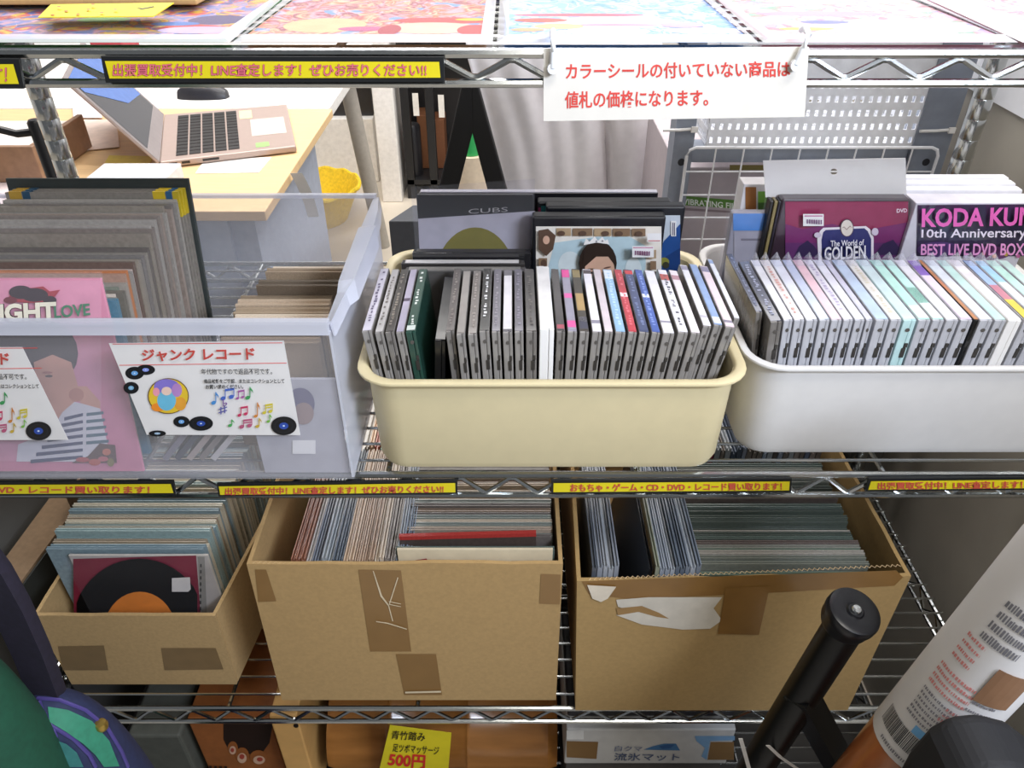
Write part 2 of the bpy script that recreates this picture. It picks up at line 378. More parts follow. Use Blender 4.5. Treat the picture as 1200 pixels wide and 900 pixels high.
# a second row behind
for i,(x0,x1,h,l) in enumerate([(-.30,-.12,'7FA6CE','blue record sleeve in the second row of the top shelf, behind the orange picture'),
        (-.09,.10,'C9BFE0','pale violet record sleeve in the second row of the top shelf, behind pale blue one'),
        (.13,.31,'EFD3DC','pale pink record sleeve in the second row of the top shelf, behind pastel crowd')]):
    b = MB(); b.box(x0,x1,.180,.35,ZS,ZS+.003); o = b.build('record_sleeve', mat('second_row_%d'%i,h,.3,noise=.3,scale=30,coat=.4), bevel=.0008)
    tag(o, l, 'record sleeve', 'record sleeves in the second row of the top shelf')
a = at_z(288, 8, ZS+.006)
b = MB(); b.box(-.56, -.245, .103, .36, ZS+.0068, ZS+.0105); o = b.build('cardboard_sheet', kraft, bevel=.001)
tag(o, 'tan cardboard sheet lying across the sleeves at the left end of the top shelf', 'cardboard')
Z = ZS+.0112
b = MB(); P = [at_z(u,v,Z) for u,v in [(45,21),(180,20),(204,4),(60,6)]]; b.prism(P,(0,0,.0006))
o = b.build('price_card', yellow); tag(o, 'yellow handwritten card lying on the leftmost top shelf picture sleeve', 'card')
art('handwriting', o, [(K('3A3020'), [(160,9),(166,11.5),(181,8.5),(180,7.5),(167,10)])] + [(K('C8732E'), ell(u,v,2.6,.8,8)) for u,v in [(62,18),(78,14),(92,18),(104,13),(120,17),(136,14),(70,11),(110,9)]], Z=Z+.0006, off=.0002)
# ================================================================== middle shelf
def rrect(cx, cy, w, d, r, z, n=6):
    pts = []
    for sx,sy,a0 in ((1,-1,-90),(1,1,0),(-1,1,90),(-1,-1,180)):
        for k in range(n+1):
            a = math.radians(a0+90*k/n)
            pts.append(Vector((cx+sx*(w/2-r)+r*math.cos(a), cy+sy*(d/2-r)+r*math.sin(a), z)))
    return pts
def tub(label, cx, cy, w, d, h, taper, m, lip=.006):
    t = thing('storage_tub', label, 'tub', (cx,cy,.0))
    z0 = .001
    b = MB(); wb, db = w-2*taper, d-2*taper; wr, dr = w-2*lip, d-2*lip
    b.loft([rrect(cx,cy,wb-.026,db-.026,.02,z0), rrect(cx,cy,wb-.006,db-.006,.026,z0+.003), rrect(cx,cy,wb,db,.028,z0+.011),
            rrect(cx,cy,wr,dr,.032,h-.004), rrect(cx,cy,wr-.004,dr-.004,.031,h-.004), rrect(cx,cy,wb-.0045,db-.0045,.026,z0+.010),
            rrect(cx,cy,wb-.010,db-.010,.024,z0+.004), rrect(cx,cy,wb-.028,db-.028,.018,z0+.003)])
    b.build('tub_body', m, t, smooth=True)
    b = MB(); s = []
    for o,zz in ((-lip-.0022,h-.004),(-lip-.0012,h-.0012),(-lip+.0004,h-.0001),(-.0018,h),(-.0004,h-.0006),(0,h-.0019),(-.0004,h-.0033),(-.0018,h-.004),(-lip+.0002,h-.004)):
        s.append(rrect(cx,cy,w+2*o,d+2*o,.034+o*.5,zz))
    s.append(s[0]); b.loft(s, cap=False); b.build('tub_rim', m, t, smooth=True)
    return t
tub('cream plastic tub of disc cases in the centre of the middle shelf', .0355, .116, .348, .267, .111, .0110, cream, lip=.0078)
tub('white plastic tub of disc cases at the right end of the middle shelf', .3835, .134, .346, .258, .1115, .0100, whitepl)

# ------------------------------------------------------------------ disc cases: one built with its parts, the rest copied
CW, CDp, CH = .0104, .1195, .142
def make_case(body_m, thick=False):
    t = thing('disc_case', 'x', 'disc case')
    b = MB()
    b.box(0,CW*.62,0,CDp,0,CH); b.box(CW*.66,CW,.0006,CDp-.0005,.0004,CH-.0004)
    b.box(CW*.1,CW*.9,.004,CDp-.004,CH*.06,CH-.0012)
    b.build('jewel_case', body_m, t, bevel=.0007)
    b = MB(); b.box(CW*.05,CW*.95,.002,CDp-.002,CH-.0002,CH+.0004); b.build('spine_card', paper, t)
    b = MB()
    b.box(CW*.50,CW*.84,-.0007,.001,CH*.725,CH*.795); b.box(CW*.64,CW*.90,-.0005,.001,CH*.80,CH*.83)
    b.build('clasp', mat('clasp_grey','3B3835',.4), t)
    b = MB(); b.prism([Vector((CW*.5+.0019*math.cos(a),-.0005,CH-.010+.0019*math.sin(a))) for a in [2*math.pi*k/12 for k in range(12)]], (0,.001,0))
    b.build('hinge_pin', mat('case_pin','5A5652',.3), t)
    return t
dark_case = mat('jewel_case_dark', '77736F', .2, noise=.25, scale=70, stretch=(1.5,1.5,.35), coat=.5)
proto = [None, None]
nmark = [0]
def marks(root_case, x, y0, z, wdt, L, m, seed, dens=.8, dx=0):
    rnd = random.Random(seed*3+1); b = MB(); y = y0+.012; mk_n = 0
    while y < y0+L-.012:
        l = rnd.uniform(.0015,.0045)
        if rnd.random() < dens:
            q = rnd.uniform(.08,.18)*wdt; c = x+wdt/2+rnd.uniform(-.08,.08)*wdt
            b.poly([(c-q,y,z),(c+q,y,z),(c+q,y+l,z),(c-q,y+l,z)]); mk_n += 1
        y += l+rnd.uniform(.0008,.003)
    if mk_n > 6: b.build('spine_lettering', m, root_case)
def bands(root_case, x, y0, z, wdt, L, lst, spine):
    b = MB(); ms = []; full = []; at_ = 0
    for a,c,h in sorted(lst):          # one continuous printed strip
        if a > at_+.001: full.append((at_,a,spine))
        full.append((max(a,at_),c,h)); at_ = c
    if at_ < .999: full.append((at_,1,spine))
    lst = full
    for a,c,h in lst:
        ms.append(K(h,.35)); b.cur = len(ms)-1
        b.poly([(x+wdt*.06,y0+L*a,z),(x+wdt*.94,y0+L*a,z),(x+wdt*.94,y0+L*c,z),(x+wdt*.06,y0+L*c,z)])
    b.build('spine_print', ms, root_case)
def fan(r, cx, k):
    xb = cx+(r.location.x-cx)*k; a = math.atan((r.location.x-xb)/CH); r.location.x = xb + (.0012 if k > .99 else 0); r.rotation_euler = (0,a,0); r.scale.x *= min(.97, k*.985)
def place_case(label, x, wdt, y, z, spine, body, group, dy=0, hs=1, mark=None, band=None, seed=0, flap=False, noclasp=False):
    sxx = wdt/CW
    if proto[0] is None:
        proto[0] = make_case(case_pl); r = proto[0]; r.location = (x,y+dy,z); r['label'] = label; r['group'] = group; r.scale = (sxx,1,hs)
    else:
        r = dup(proto[0], (x,y+dy,z), label, (sxx,1,hs), group)
    r.rotation_euler = (0,0,0)
    for c in list(r.children):
        n = c.name.split('.')[0]
        if n == 'spine_card': setmat(c, K(spine,.35,1))
        elif n == 'jewel_case': setmat(c, body)
        elif n in ('spine_lettering','spine_print','sleeve_tip'): bpy.data.objects.remove(c)
        elif noclasp and n in ('clasp','hinge_pin'): bpy.data.objects.remove(c)
    bpy.context.view_layer.update()
    zt = z+CH*hs
    def rel(fn):      # extra parts are built in world space, then parented
        before = set(C.objects); fn()
        for o in set(C.objects)-before:
            o.parent = r; o.matrix_parent_inverse = (Matrix.Translation((x,y+dy,z)) @ Matrix.Diagonal((sxx,1,hs,1))).inverted()
    if band: rel(lambda: bands(None, x, y+dy+.003, zt+.0007, wdt, CDp-.007, band, spine))
    if mark: rel(lambda: marks(None, x, y+dy, zt+.0009, wdt, CDp, K(mark,.5), seed))
    if flap:
        def mk():
            b = MB(); yb = y+dy+CDp; c = x+wdt*.5
            b.add([(x+.0006,yb-.016,zt+.001),(x+wdt-.0006,yb-.016,zt+.001),(x+wdt-.001,yb,zt+.001),(x+.001,yb,zt+.001),(c,yb-.004,zt+.0105)],[(0,1,4),(1,2,4),(2,3,4),(3,0,4)])
            b.build('sleeve_tip', film2, None)
        rel(mk)
    return r
YC = .008; ZC = .0055
def px_x(u, v, Y): return at_y(u, v, Y).x
CENTRE = [ # u0, u1, spine colour, description, options
 (421.5,436,'D8D2DC','lilac white',dict(mark='6A6078',dy=.002)),
 (438.5,449.5,'C4BFBC','pale grey',dict(mark='77706A')),
 (450.5,462.5,'3E3833','dark brown',dict(mark='8E857A',dk=1)),
 (463.5,474,'B5ADC0','grey lavender',dict(band=[(.45,.5,'4B3A55')])),
 (474.8,488,'1F4A3C','dark green',dict(band=[(0,.07,'D9E2DC')],mark='E4E8E2')),
 (522,533.5,'5B5350','dull brown grey',dict(dk=1,mark='8A817C',dy=.001)),
 (534.5,546,'8B847F','grey with a thin white line',dict(band=[(0,1,'9A938D')],dy=-.004)),
 (548,560,'7B736E','taupe',dict(mark='A89F97',dy=-.004)),
 (561.5,575,'111113','black with white characters',dict(mark='F1F1F1',dy=.001)),
 (576,587.5,'76727C','slate grey',dict(mark='98949C')),
 (589,602,'6E6A70','grey with a white label',dict(band=[(.02,.9,'E6E2E4')],dy=-.001)),
 (603,615,'66626E','dim violet grey',dict(mark='8F8A96')),
 (616.5,631,'3F3B3A','charcoal',dict(mark='6E6864',dk=1)),
 (632.5,652,'F2EFEC','thick white cardboard',dict(thick=1,hs=1.02)),
 (652.8,664.5,'4E4A4B','smoky grey',dict(dk=1,band=[(.02,.08,'B05060')])),
 (665.5,678.8,'9A96A8','grey and pink',dict(band=[(.86,1,'E8429C'),(.5,.58,'E05CA8'),(.04,.14,'EE5AA6')])),
 (679.8,693,'3C352E','black and tan',dict(band=[(.86,1,'8C7A4E'),(.3,.58,'B1915A'),(.02,.2,'3E3E52'),(.08,.13,'E8E6F2')])),
 (694.5,708.3,'EDE9F0','white with a dark top end',dict(band=[(.93,1,'4C3F48'),(.1,.15,'8E8A9A')])),
 (709,721,'DDD0D6','slim dusty pink',{}),
 (721.8,736.3,'9CC4E4','sky blue and white',dict(band=[(.84,1,'E9F2FA')],mark='C7E2F4')),
 (737,749.4,'C84450','red',dict(band=[(.53,.6,'F0E4E6')],mark='E07A84')),
 (750,763.8,'4A5478','dark blue with a red top end',dict(band=[(.93,1,'D8434C')],mark='7A86AC')),
 (764.7,776.8,'4A66B4','royal blue',dict(band=[(.52,.58,'E8ECF6')],mark='8CA2DC')),
 (778,794.5,'F1EFF4','plain white',dict(dy=-.001,band=[(.13,.16,'9A96A6')])),
 (795.5,810.3,'F0EEF4','white with a red picture stamp',dict(band=[(.82,.93,'C2564E')],mark='5A5A66',dy=.001)),
 (811,824.5,'F3E9EC','warm white with a small red stamp',dict(band=[(.84,.92,'B98A94')],dy=.0)),
 (825,837,'F2F0F6','white with a grey top end',dict(band=[(.92,1,'9A96AC'),(.1,.14,'C8C4D0')],dy=.012)),
 (837.8,850.5,'8FA9D4','cornflower blue',dict(band=[(0,.1,'E4ECF6')],dy=.014)),
 (851.5,865.5,'EFDCE2','blush pink',dict(band=[(.9,1,'8E88A4'),(.04,.08,'8A8494')],dy=.011)),
 (866.2,878,'EEF0F6','white with a blue top end',dict(band=[(.93,1,'9AB2DC')],dy=.026)),
]
for i,(u0,u1,col,desc,op) in enumerate(CENTRE):
    Y = YC+op.get('dy',0); vv = 386 - op.get('dy',0)*600
    x0, x1 = px_x(u0,vv,Y), px_x(u1,vv,Y)
    body = dark_case if op.get('dk') else (paper if op.get('thick') else case_pl)
    if desc == 'dark green': body = mat('green_case_body','2A4A40',.25,coat=.4)
    r = place_case('%s disc case, %s from left in cream tub' % (desc, ORD[i+1]), x0, x1-x0-.0002, YC, ZC, col, body,
        'disc cases in the cream tub', dy=op.get('dy',0), hs=op.get('hs',1), mark=op.get('mark'), band=op.get('band'), seed=i, noclasp=bool(op.get('thick')))
    fan(r, .031, .90 if x0 < .031 else .865)
    if i == 29: r.scale.x *= .7; r.location.x -= .0035
    if i == 0: r.location.x += .0012; r.scale.x *= .9
# black case lying slanted in the gap
xg0, xg1 = px_x(489.5,386,YC), px_x(520.5,386,YC)
o = place_case('black disc case leaning in the gap of the cream tub beside the dark green case', 0, .0100, YC, ZC, '151517', mat('black_case','141416',.25,coat=.4), 'disc cases in the cream tub', noclasp=True)
o.location = (xg0+.0052, YC+.004, ZC-.0005); o.rotation_euler = (0, math.radians(3.6), 0); o.scale = (.9,1,.93)
RIGHT = [
 (876.5,892,'4A5068','dark navy',dict(dk=1,mark='7E86A0')),
 (893,908.8,'4C5063','charcoal blue with a round mark',dict(dk=1,mark='A9AEC2',dy=-.003)),
 (909.6,922.3,'EDEDF4','milky white',dict(f=1)),
 (923,937.3,'EFE8E6','ivory',dict(f=1,mark='D8A8A0')),
 (938,954,'E2E8F4','frosty white',dict(f=1)),
 (955,969.3,'C4D0EA','ice blue',dict(f=1)),
 (970,984.8,'F2CCD6','pink',dict(f=1)),
 (985.3,999,'EAE8F2','pearl white with fine lettering',dict(f=1,mark='B8B0CC')),
 (999.7,1013.6,'E9ECF7','cool white',dict(f=1)),
 (1014,1023.4,'D3D4E8','slim pale lavender',dict(f=1)),
 (1026,1043,'BFD6EE','powder blue',dict(f=1)),
 (1043.5,1058,'EFEFEA','cream white',dict(f=1,mark='D9D4C2')),
 (1058.5,1075.3,'D4EDF0','pale aqua',dict(aq=1,f=1)),
 (1076,1092,'BDEBE0','mint green',dict(f=1,band=[(0,.2,'E6F6F2')])),
 (1092.6,1107.8,'C2EEE6','mint and white',dict(f=1,band=[(.0,.5,'F0F8F6'),(.16,.24,'8FDCCB')])),
 (1108.4,1124.8,'F1F2F8','bright white',dict(f=1)),
 (1125.4,1141,'E9DDF2','pale lilac with a violet far end',dict(f=1,band=[(.72,1,'8A6CC0')])),
 (1141.6,1147.2,'C98A5A','slim orange topped black',dict(bk=1)),
 (1148,1164.8,'E4EFF6','pale sky',dict(f=1)),
 (1165.4,1180.4,'C9EFE8','light mint',dict(f=1)),
 (1181,1199,'F6F5F8','thick glossy white',dict(thick=1,f=1)),
 (1200,1214,'4C5A86','indigo and yellow',dict(f=1,band=[(.3,.55,'C98A9A'),(.0,.3,'E8D25A'),(.55,1,'A8C4EA')])),
 (1215,1230,'E8F0F6','white with a sky blue far end',dict(f=1,band=[(.6,1,'A6D2EE')])),
 (1231,1247,'C6F0E4','pale mint, cut by the picture edge',dict(f=1)),
 (1248,1263,'D2F2EA','sea green',{}),
]
YR = .028
for i,(u0,u1,col,desc,op) in enumerate(RIGHT):
    Y = YR+op.get('dy',0); vv = 378 - op.get('dy',0)*600
    if i < 10: u0, u1 = 1024-(1024-u0)*.925, 1024-(1024-u1)*.925
    x0, x1 = px_x(u0,vv,Y), px_x(u1,vv,Y)
    body = dark_case if op.get('dk') else paper if op.get('thick') else mat('aqua_case','BFE0E0',.25,coat=.5) if op.get('aq') else mat('black_case','141416',.25,coat=.4) if op.get('bk') else case_pale
    r = place_case('%s disc case, %s from left in white tub' % (desc, ORD[i+1]), x0, x1-x0-.0002, YR, ZC, col, body,
        'disc cases in the white tub', dy=op.get('dy',0), hs=1.0, mark=op.get('mark'), band=op.get('band'), seed=100+i, flap=bool(op.get('f')), noclasp=bool(op.get('thick') or op.get('bk')))
    fan(r, .381, .93)
    if i == 0: r.location.x += .0022; r.scale.x *= .6; r.location.y += .014

# disc cases standing crosswise behind the left group
def cross_case(label, u0, u1, vt, Y, th, hexs, top):
    a = at_y(u0,vt,Y); c = at_y(u1,vt,Y); t = thing('disc_case', label, 'disc case', ((a.x+c.x)/2,Y,.0055), 'disc cases standing crosswise in the cream tub')
    b = MB(); b.box(a.x,c.x,Y,Y+th*.6,.0055,a.z); b.box(a.x+.0005,c.x-.0005,Y+th*.65,Y+th,.0058,a.z-.0005); b.build('jewel_case', K(hexs,.25,1), t, bevel=.0007)
    b = MB(); b.box(a.x+.004,c.x-.006,Y+th*.15,Y+th*.85,a.z-.001,a.z+.0004); b.build('spine_card', K(top,.4), t)
cross_case('dark grey disc case standing crosswise, frontmost behind the green case', 474, 617, 317.5, .1415, .0100, '5E5A57', '8B867E')
cross_case('disc case with a white spine line standing crosswise behind the green case', 470, 615, 309, .1535, .0098, '3A3634', 'E2DCD6')
cross_case('black disc case standing crosswise, rearmost behind the green case', 483, 622, 296.5, .1650, .0105, '232224', '3A3836')

# ------------------------------------------------------------------ cases standing upright at the back of the cream tub
def upright(name, label, cat, u0, u1, vt, Y, th, body, group=None, z0=.0055, inset=.0035, cover='F1EDE6', bev=.002):
    a = at_y(u0,vt,Y); c = at_y(u1,vt,Y)
    t = thing(name, label, cat, ((a.x+c.x)/2, Y+th/2, z0), group)
    b = MB(); b.box(a.x,c.x,Y,Y+th,z0,a.z); b.build('case_shell', body, t, bevel=bev)
    if cover:
        b = MB(); b.box(a.x+inset,c.x-inset,Y-.0005,Y+.001,z0+inset,a.z-inset); b.build('cover_sheet', K(cover,.3,1), t)
    return t
vcase = mat('video_case_black','15161B',.3)
# the picture case with a tiara portrait
Y = .170
GB = 'upright cases at the back of the cream tub'
t = upright('video_case', 'black video case with a collage cover around a woman wearing a tiara', 'video case', 624, 781, 254, Y, .0145, vcase, GB, cover=None)
CR = K('EFE8DC',.35); SKY = K('BFD6DC',.35); HAIR = K('33261F',.4); SKIN = K('D9AE94',.4); PH = K('8A6F55',.4); PH2 = K('5E4738',.4); PH3 = K('B59A78',.4); SKYW = K('DCE6E6',.35)
L = [(CR, rect(628,265,775,345)), (SKY, [(650,284),(700,277),(738,277),(757,288),(756,330),(752,345),(640,345),(641,318)]),
     (SKYW, ell(668,310,14,16)), (SKYW, ell(742,318,10,18)), (SKYW, ell(660,330,16,9))]
for k,(u0,u1) in enumerate([(652,669),(671,694),(696,716),(718,738),(740,756)]): L.append((PH3 if k in (0,2) else PH, rect(u0,266.5,u1,275.5)))
for k,(u0,u1) in enumerate([(652,669),(671,694),(696,716),(718,738),(740,756)]): L.append((PH2, ell((u0+u1)/2+(k%3-1)*3,272,4.5,3)))
L += [(PH2,[(631,268),(642,266),(651,274),(648,290),(640,298),(631,290)]),(SKIN,ell(640,279,4,5)),(PH,rect(631,300,641,312)),(PH2,ell(637,306,3.5,4.5)),(PH,rect(631,315,639,330)),
      (PH3,rect(759,290,768,300)),(PH,rect(761,303,768,313)),(PH2,rect(759,315,769,328)),(SKIN,ell(764,322,3,4.5)),
      ]
FACE = [(HAIR, ell(700,311,22,26)), (HAIR, rect(679,311,694,345)), (SKIN, ell(702,319,17.5,20)), (HAIR,[(681,318),(684,296),(700,288),(717,296),(721,315),(712,303),(698,303)]),
      (K('6A4A3C'), ell(692,317.5,4.5,.9,10)), (K('6A4A3C'), ell(711,315.5,4.5,.9,10,-.2)), (K('2A1C18'), ell(693,321.5,3,1.4,10)), (K('2A1C18'), ell(712,319.5,3,1.4,10)),
      (K('F4F0EA'), [(683,289),(686,281),(690,285),(696,279),(700,284),(705,279),(708,284),(711,282),(713,288),(698,286)]), (K('8E8E92'), ell(698,284.5,1.2,1.2,8)), (K('8E8E92'), ell(705,284,1.2,1.2,8))]
L += [(m_,[(u_,v_-6) for u_,v_ in p_]) for m_,p_ in FACE]
art('cover_picture', t, L, Y=Y)
art('price_label', t, [(paper, rect(739,282,764,295)),(K('C884A0'), rect(740,283,763,284.2))]+[(K('8A5A7A'), rect(742+2.6*k,287,743.6+2.6*k,292)) for k in range(7)]+[(paper, rect(756,266,772,276)),(K('C0504A'), rect(757,274,771,275))], Y=Y, off=.012*0+.013)
Y = .186
t = upright('video_case', 'black video case with a blue and grey cover behind the tiara portrait case', 'video case', 640, 804, 242, Y, .0145, vcase, GB, cover=None)
art('cover_picture', t, [(K('C9D2DA',.35), rect(645,252,797,330)), (K('27508F',.35), [(797,262),(778,282),(768,300),(766,330),(797,330)]), (K('1E3E74',.35), [(797,290),(780,300),(776,330),(797,330)]), (K('8A8A3C',.4), ell(778,306,6,5)), (K('3A3A2A'), ell(780,310,4,4)), (paper, rect(786,258,792,276)), (K('55506A'), rect(787.5,260,788.5,275)), (K('55506A'), rect(789.5,260,790.5,275))], Y=Y)
t = upright('video_case', 'black video case with a teal cover, second behind the tiara portrait case', 'video case', 630, 787, 236.5, .2030, .014, vcase, GB, cover=None)
art('cover_picture', t, [(K('2F7C7E',.4), rect(634,241,660,262)), (K('8A2E56',.4), rect(631,243,634,262))], Y=.2030)
# clear bag with a half olive disc picture
Y = .2045 - .006
a = at_y(484,226,Y); c = at_y(627,226,Y)
t = thing('bagged_booklet', 'grey and black booklet with an olive round picture in a clear bag', 'booklet', ((a.x+c.x)/2,Y,.0055), GB)
b = MB(); b.box(a.x+.003,c.x-.002,Y,Y+.004,.0055,a.z-.002); b.build('booklet', K('2B2B2E',.4), t, bevel=.0006)
art('cover_picture', t, [(K('B9B4BC',.4), [(490,256),(627,247),(627,340),(494,340)]), (K('7E7424',.45), ell(557,330,48,64,40)), (K('8A6E22',.45), ell(575,318,20,26)), (K('6A6A2C',.45), ell(540,325,17,30))], Y=Y)
text('title_lettering', t, 'CUBS', [(549,244.5),(595,242),(595,247.5),(549,250)], K('A9A6A4'), Y=Y)
P = [at_y(u,v,Y-.003) for u,v in [(481,219),(627,209)]]
b = MB(); z0 = .0055; T0, T1 = P
b.add([(T0.x,Y-.003,z0),(T1.x,Y-.003,z0),tuple(T1),tuple(T0),(T0.x,Y+.0055,z0),(T1.x,Y+.0055,z0),(T1.x,Y+.0055,T1.z-.004),(T0.x,Y+.0055,T0.z-.004)],[(0,1,2,3),(5,4,7,6),(0,3,7,4),(1,5,6,2)])
b.build('clear_bag', film, t)
# wide black box set at the very back, its top edge white
Y = .2120
a = at_y(487,224,.2335)
t = thing('box_set', 'wide black box with a pale top edge at the very back of the cream tub', 'box', (.0,.2305,.006), GB)
a = at_y(486,225,.2265); c = at_y(786,223,.2265)
b = MB(); b.box(-.098,.155,.2250,.2330,.0060,a.z); b.build('outer_box', K('1C1B20',.35,1), t, bevel=.001)
b = MB(); b.box(-.097,.154,.2254,.2326,a.z-.001,a.z+.0006); b.build('page_edge', K('BDBBC4',.5), t)

# ------------------------------------------------------------------ cases at the back of the white tub
GW = 'upright cases at the back of the white tub'
Y = .176
t = upright('video_case', 'maroon and violet video case lettered GOLDEN with an egg emblem', 'video case', 917, 1067, 233, Y, .0145, K('3A2A34',.3,1), GW, cover=None)
L = [(K('96385A',.35), rect(920,236,1064,330)), (K('7A3068',.35), [(920,262),(940,268),(975,262),(1010,270),(1064,260),(1064,330),(920,330)]), (K('643468',.35), rect(920,284,1064,330)),
     (K('3A2C50',.35), [(930,300),(936,288),(946,281),(954,288),(962,300)]), (K('3A2C50',.35), [(1024,298),(1034,285),(1046,280),(1052,288),(1060,298)]),
     (K('F0E8EC'), [(957,279),(960,270),(964,266),(1014,264),(1019,268),(1023,277),(1023,330),(960,330)]), (K('34356E'), [(962,280),(964,271),(967,268.5),(1012,266.5),(1016,270),(1020,279),(1020,330),(963,330)]),
     (K('5A4050'), ell(991.5,266,8,10.5)), (K('E8DCD0'), ell(991.5,266,7,9.5)), (K('B09A90'), [(985,266),(988,264),(991,267),(995,263),(998,266),(995,264.4),(991,268.4),(988,265.4)]),
     (K('D6C8D8'), ell(957,274,4,3.2)), (K('D6C8D8'), ell(1024,270,4,4.5))]
art('cover_picture', t, L, Y=Y)
text('title_lettering', t, 'The World of', [(971,279),(1010,277.5),(1010,284.5),(971,286)], K('F4F0F4'), Y=Y, bold=.015, off=.006)
text('title_lettering', t, 'GOLDEN', [(964,286.5),(1012,284.5),(1012,300),(964,302)], K('F4F0F4'), Y=Y, bold=.02, off=.006, shadow=K('20182C'))
text('format_mark', t, 'DVD', [(1048,242),(1060,241.5),(1060,246),(1048,246.5)], K('EADDE6'), Y=Y, bold=.02, off=.006)
art('price_label', t, [(paper, rect(939,248,963,262)),(K('C88AA8'), rect(940.5,249.5,961.5,251))]+[(K('8A6A8A'), rect(943+2.6*k,254,944.6+2.6*k,259)) for k in range(7)], Y=Y, off=.006)
# white header card standing over it
Y2 = .1925
b = MB(); P = [at_y(u,v,Y2) for u,v in [(894,188),(1061,185),(1062,227),(897,231)]]
t = thing('header_card', 'white header card with a round hang hole standing over the maroon case', 'card', tuple(at_y(980,225,Y2)), GW)
hole = [at_y(u,v,Y2) for u,v in ell(977,201,4.2,3.6,16)]
bm = bmesh.new(); ov = [bm.verts.new(p) for p in P]; hv = [bm.verts.new(p) for p in hole]
oe = [bm.edges.new((ov[i],ov[(i+1)%4])) for i in range(4)]; he = [bm.edges.new((hv[i],hv[(i+1)%16])) for i in range(16)]
bmesh.ops.triangle_fill(bm, edges=oe+he, use_beauty=True); me = bpy.data.meshes.new('card_sheet'); bm.to_mesh(me); bm.free()
me.materials.append(paper); o = bpy.data.objects.new('card_sheet', me); C.objects.link(o); attach(o, t)
sm = o.modifiers.new('solid','SOLIDIFY'); sm.thickness = .0006
b = MB(); z1 = P[3].z; b.add([(P[3].x,Y2+.0005,z1),(P[2].x,Y2+.0005,z1),(P[2].x+.002,Y2+.0005,.006),(P[3].x+.004,Y2+.0005,.006)],[(0,1,2,3)]); b.build('bag_back', film2, t)
Y = .170
t = upright('disc_box', 'dark violet disc box with pink lettering KODA KUMI at the right picture edge', 'disc box', 1074, 1222, 238, Y, .026, K('D9D6DE',.4), GW, cover=None, bev=.001)
art('cover_picture', t, [(K('37304C',.3,1), [(1075,240),(1221,239),(1219,300),(1073.5,300)]), (K('5A4278',.35), ell(1100,292,26,9)), (K('6A3A6E',.35), ell(1160,296,24,8)), (K('2C2840',.35), ell(1200,262,18,14))]+
    [(K(h), ell(u,v,2.4,2.4,10)) for h,u,v in [('D05A4A',1152,296),('E0C45A',1178,297),('C86AA0',1192,299),('E48A5A',1164,299),('D8D0EA',1130,299)]], Y=Y)
PK = K('F06CC0',.4); PK2 = K('F3A6DC',.4); LW = K('F1E6F4',.4)
text('title_lettering', t, 'KODA KUMI', [(1078,242),(1216,240),(1214,262),(1077.5,264)], PK, Y=Y, bold=.03, off=.005)
text('title_lettering', t, '10th Anniversary', [(1077.5,266.5),(1200,264),(1199,279.5),(1077,279)], LW, Y=Y, bold=.015, off=.005)
text('title_lettering', t, 'BEST LIVE DVD BOX', [(1077,283.5),(1198,282.5),(1197,297),(1076.5,296.5)], PK2, Y=Y, bold=.02, off=.005)
for i,(v,Y,u1,l) in enumerate([(222.5,.2005,1200,'white slim case edge behind the violet disc box, frontmost of three'),(215,.2145,1192,'white slim case edge behind the violet disc box, middle of three'),(208.5,.2285,1184,'white slim case edge behind the violet disc box, rearmost of three')]):
    upright('video_case', l, 'video case', 1040, u1, v, Y, .0125, K('EFEFF4',.35), GW, cover='E4E4EC')
t = upright('video_case', 'blue banded disc case in a clear bag at the left back of white tub', 'video case', 859, 901, 250, .186, .012, K('9C9AA4',.35), GW, cover=None)
art('blue_band', t, [(K('3F86D0',.3,1), rect(859,250,901,270)), (K('A6A3AC',.4), rect(860,271,900,330)), (K('77737C'), rect(868,279,893,281.5))], Y=.186)
P0 = at_y(853,243,.1845); P1 = at_y(902,248,.1845)
b = MB(); b.add([(P0.x,.1835,.006),(P1.x,.1835,.006),tuple(P1),tuple(P0)],[(0,1,2,3)]); b.build('clear_bag', film, t)
for i,(u,h,l) in enumerate([(903,'23211F','black slim case edge left of the maroon case, leftmost of three'),(908,'8E8054','tan slim case edge left of the maroon case, middle of three'),(912.7,'2A2530','black slim case edge touching the maroon case, rightmost of three')]):
    a = at_y(u,236,.178); b = MB(); b.box(a.x,a.x+.0034,.178,.1905,.0055,a.z); o = b.build('video_case', K(h,.35), bevel=.0008); tag(o, l, 'video case', GW)
a = at_y(872,216,.214); c = at_y(903,216,.214)
t = thing('small_box', 'small box with a brown side and a green front behind the blue banded case', 'box', ((a.x+c.x)/2,.214,.006), GW)
b = MB(); b.box(a.x,c.x+.02,.214,.236,.006,a.z); b.build('carton', K('E6E4E6',.5), t, bevel=.0008)
art('front_print', t, [(K('9A6432',.5), rect(873.5,219,886,245)), (K('7DBB4C',.5), rect(888,224,902,245)), (K('4E7A36',.5), rect(888,237,902,245))], Y=.214)

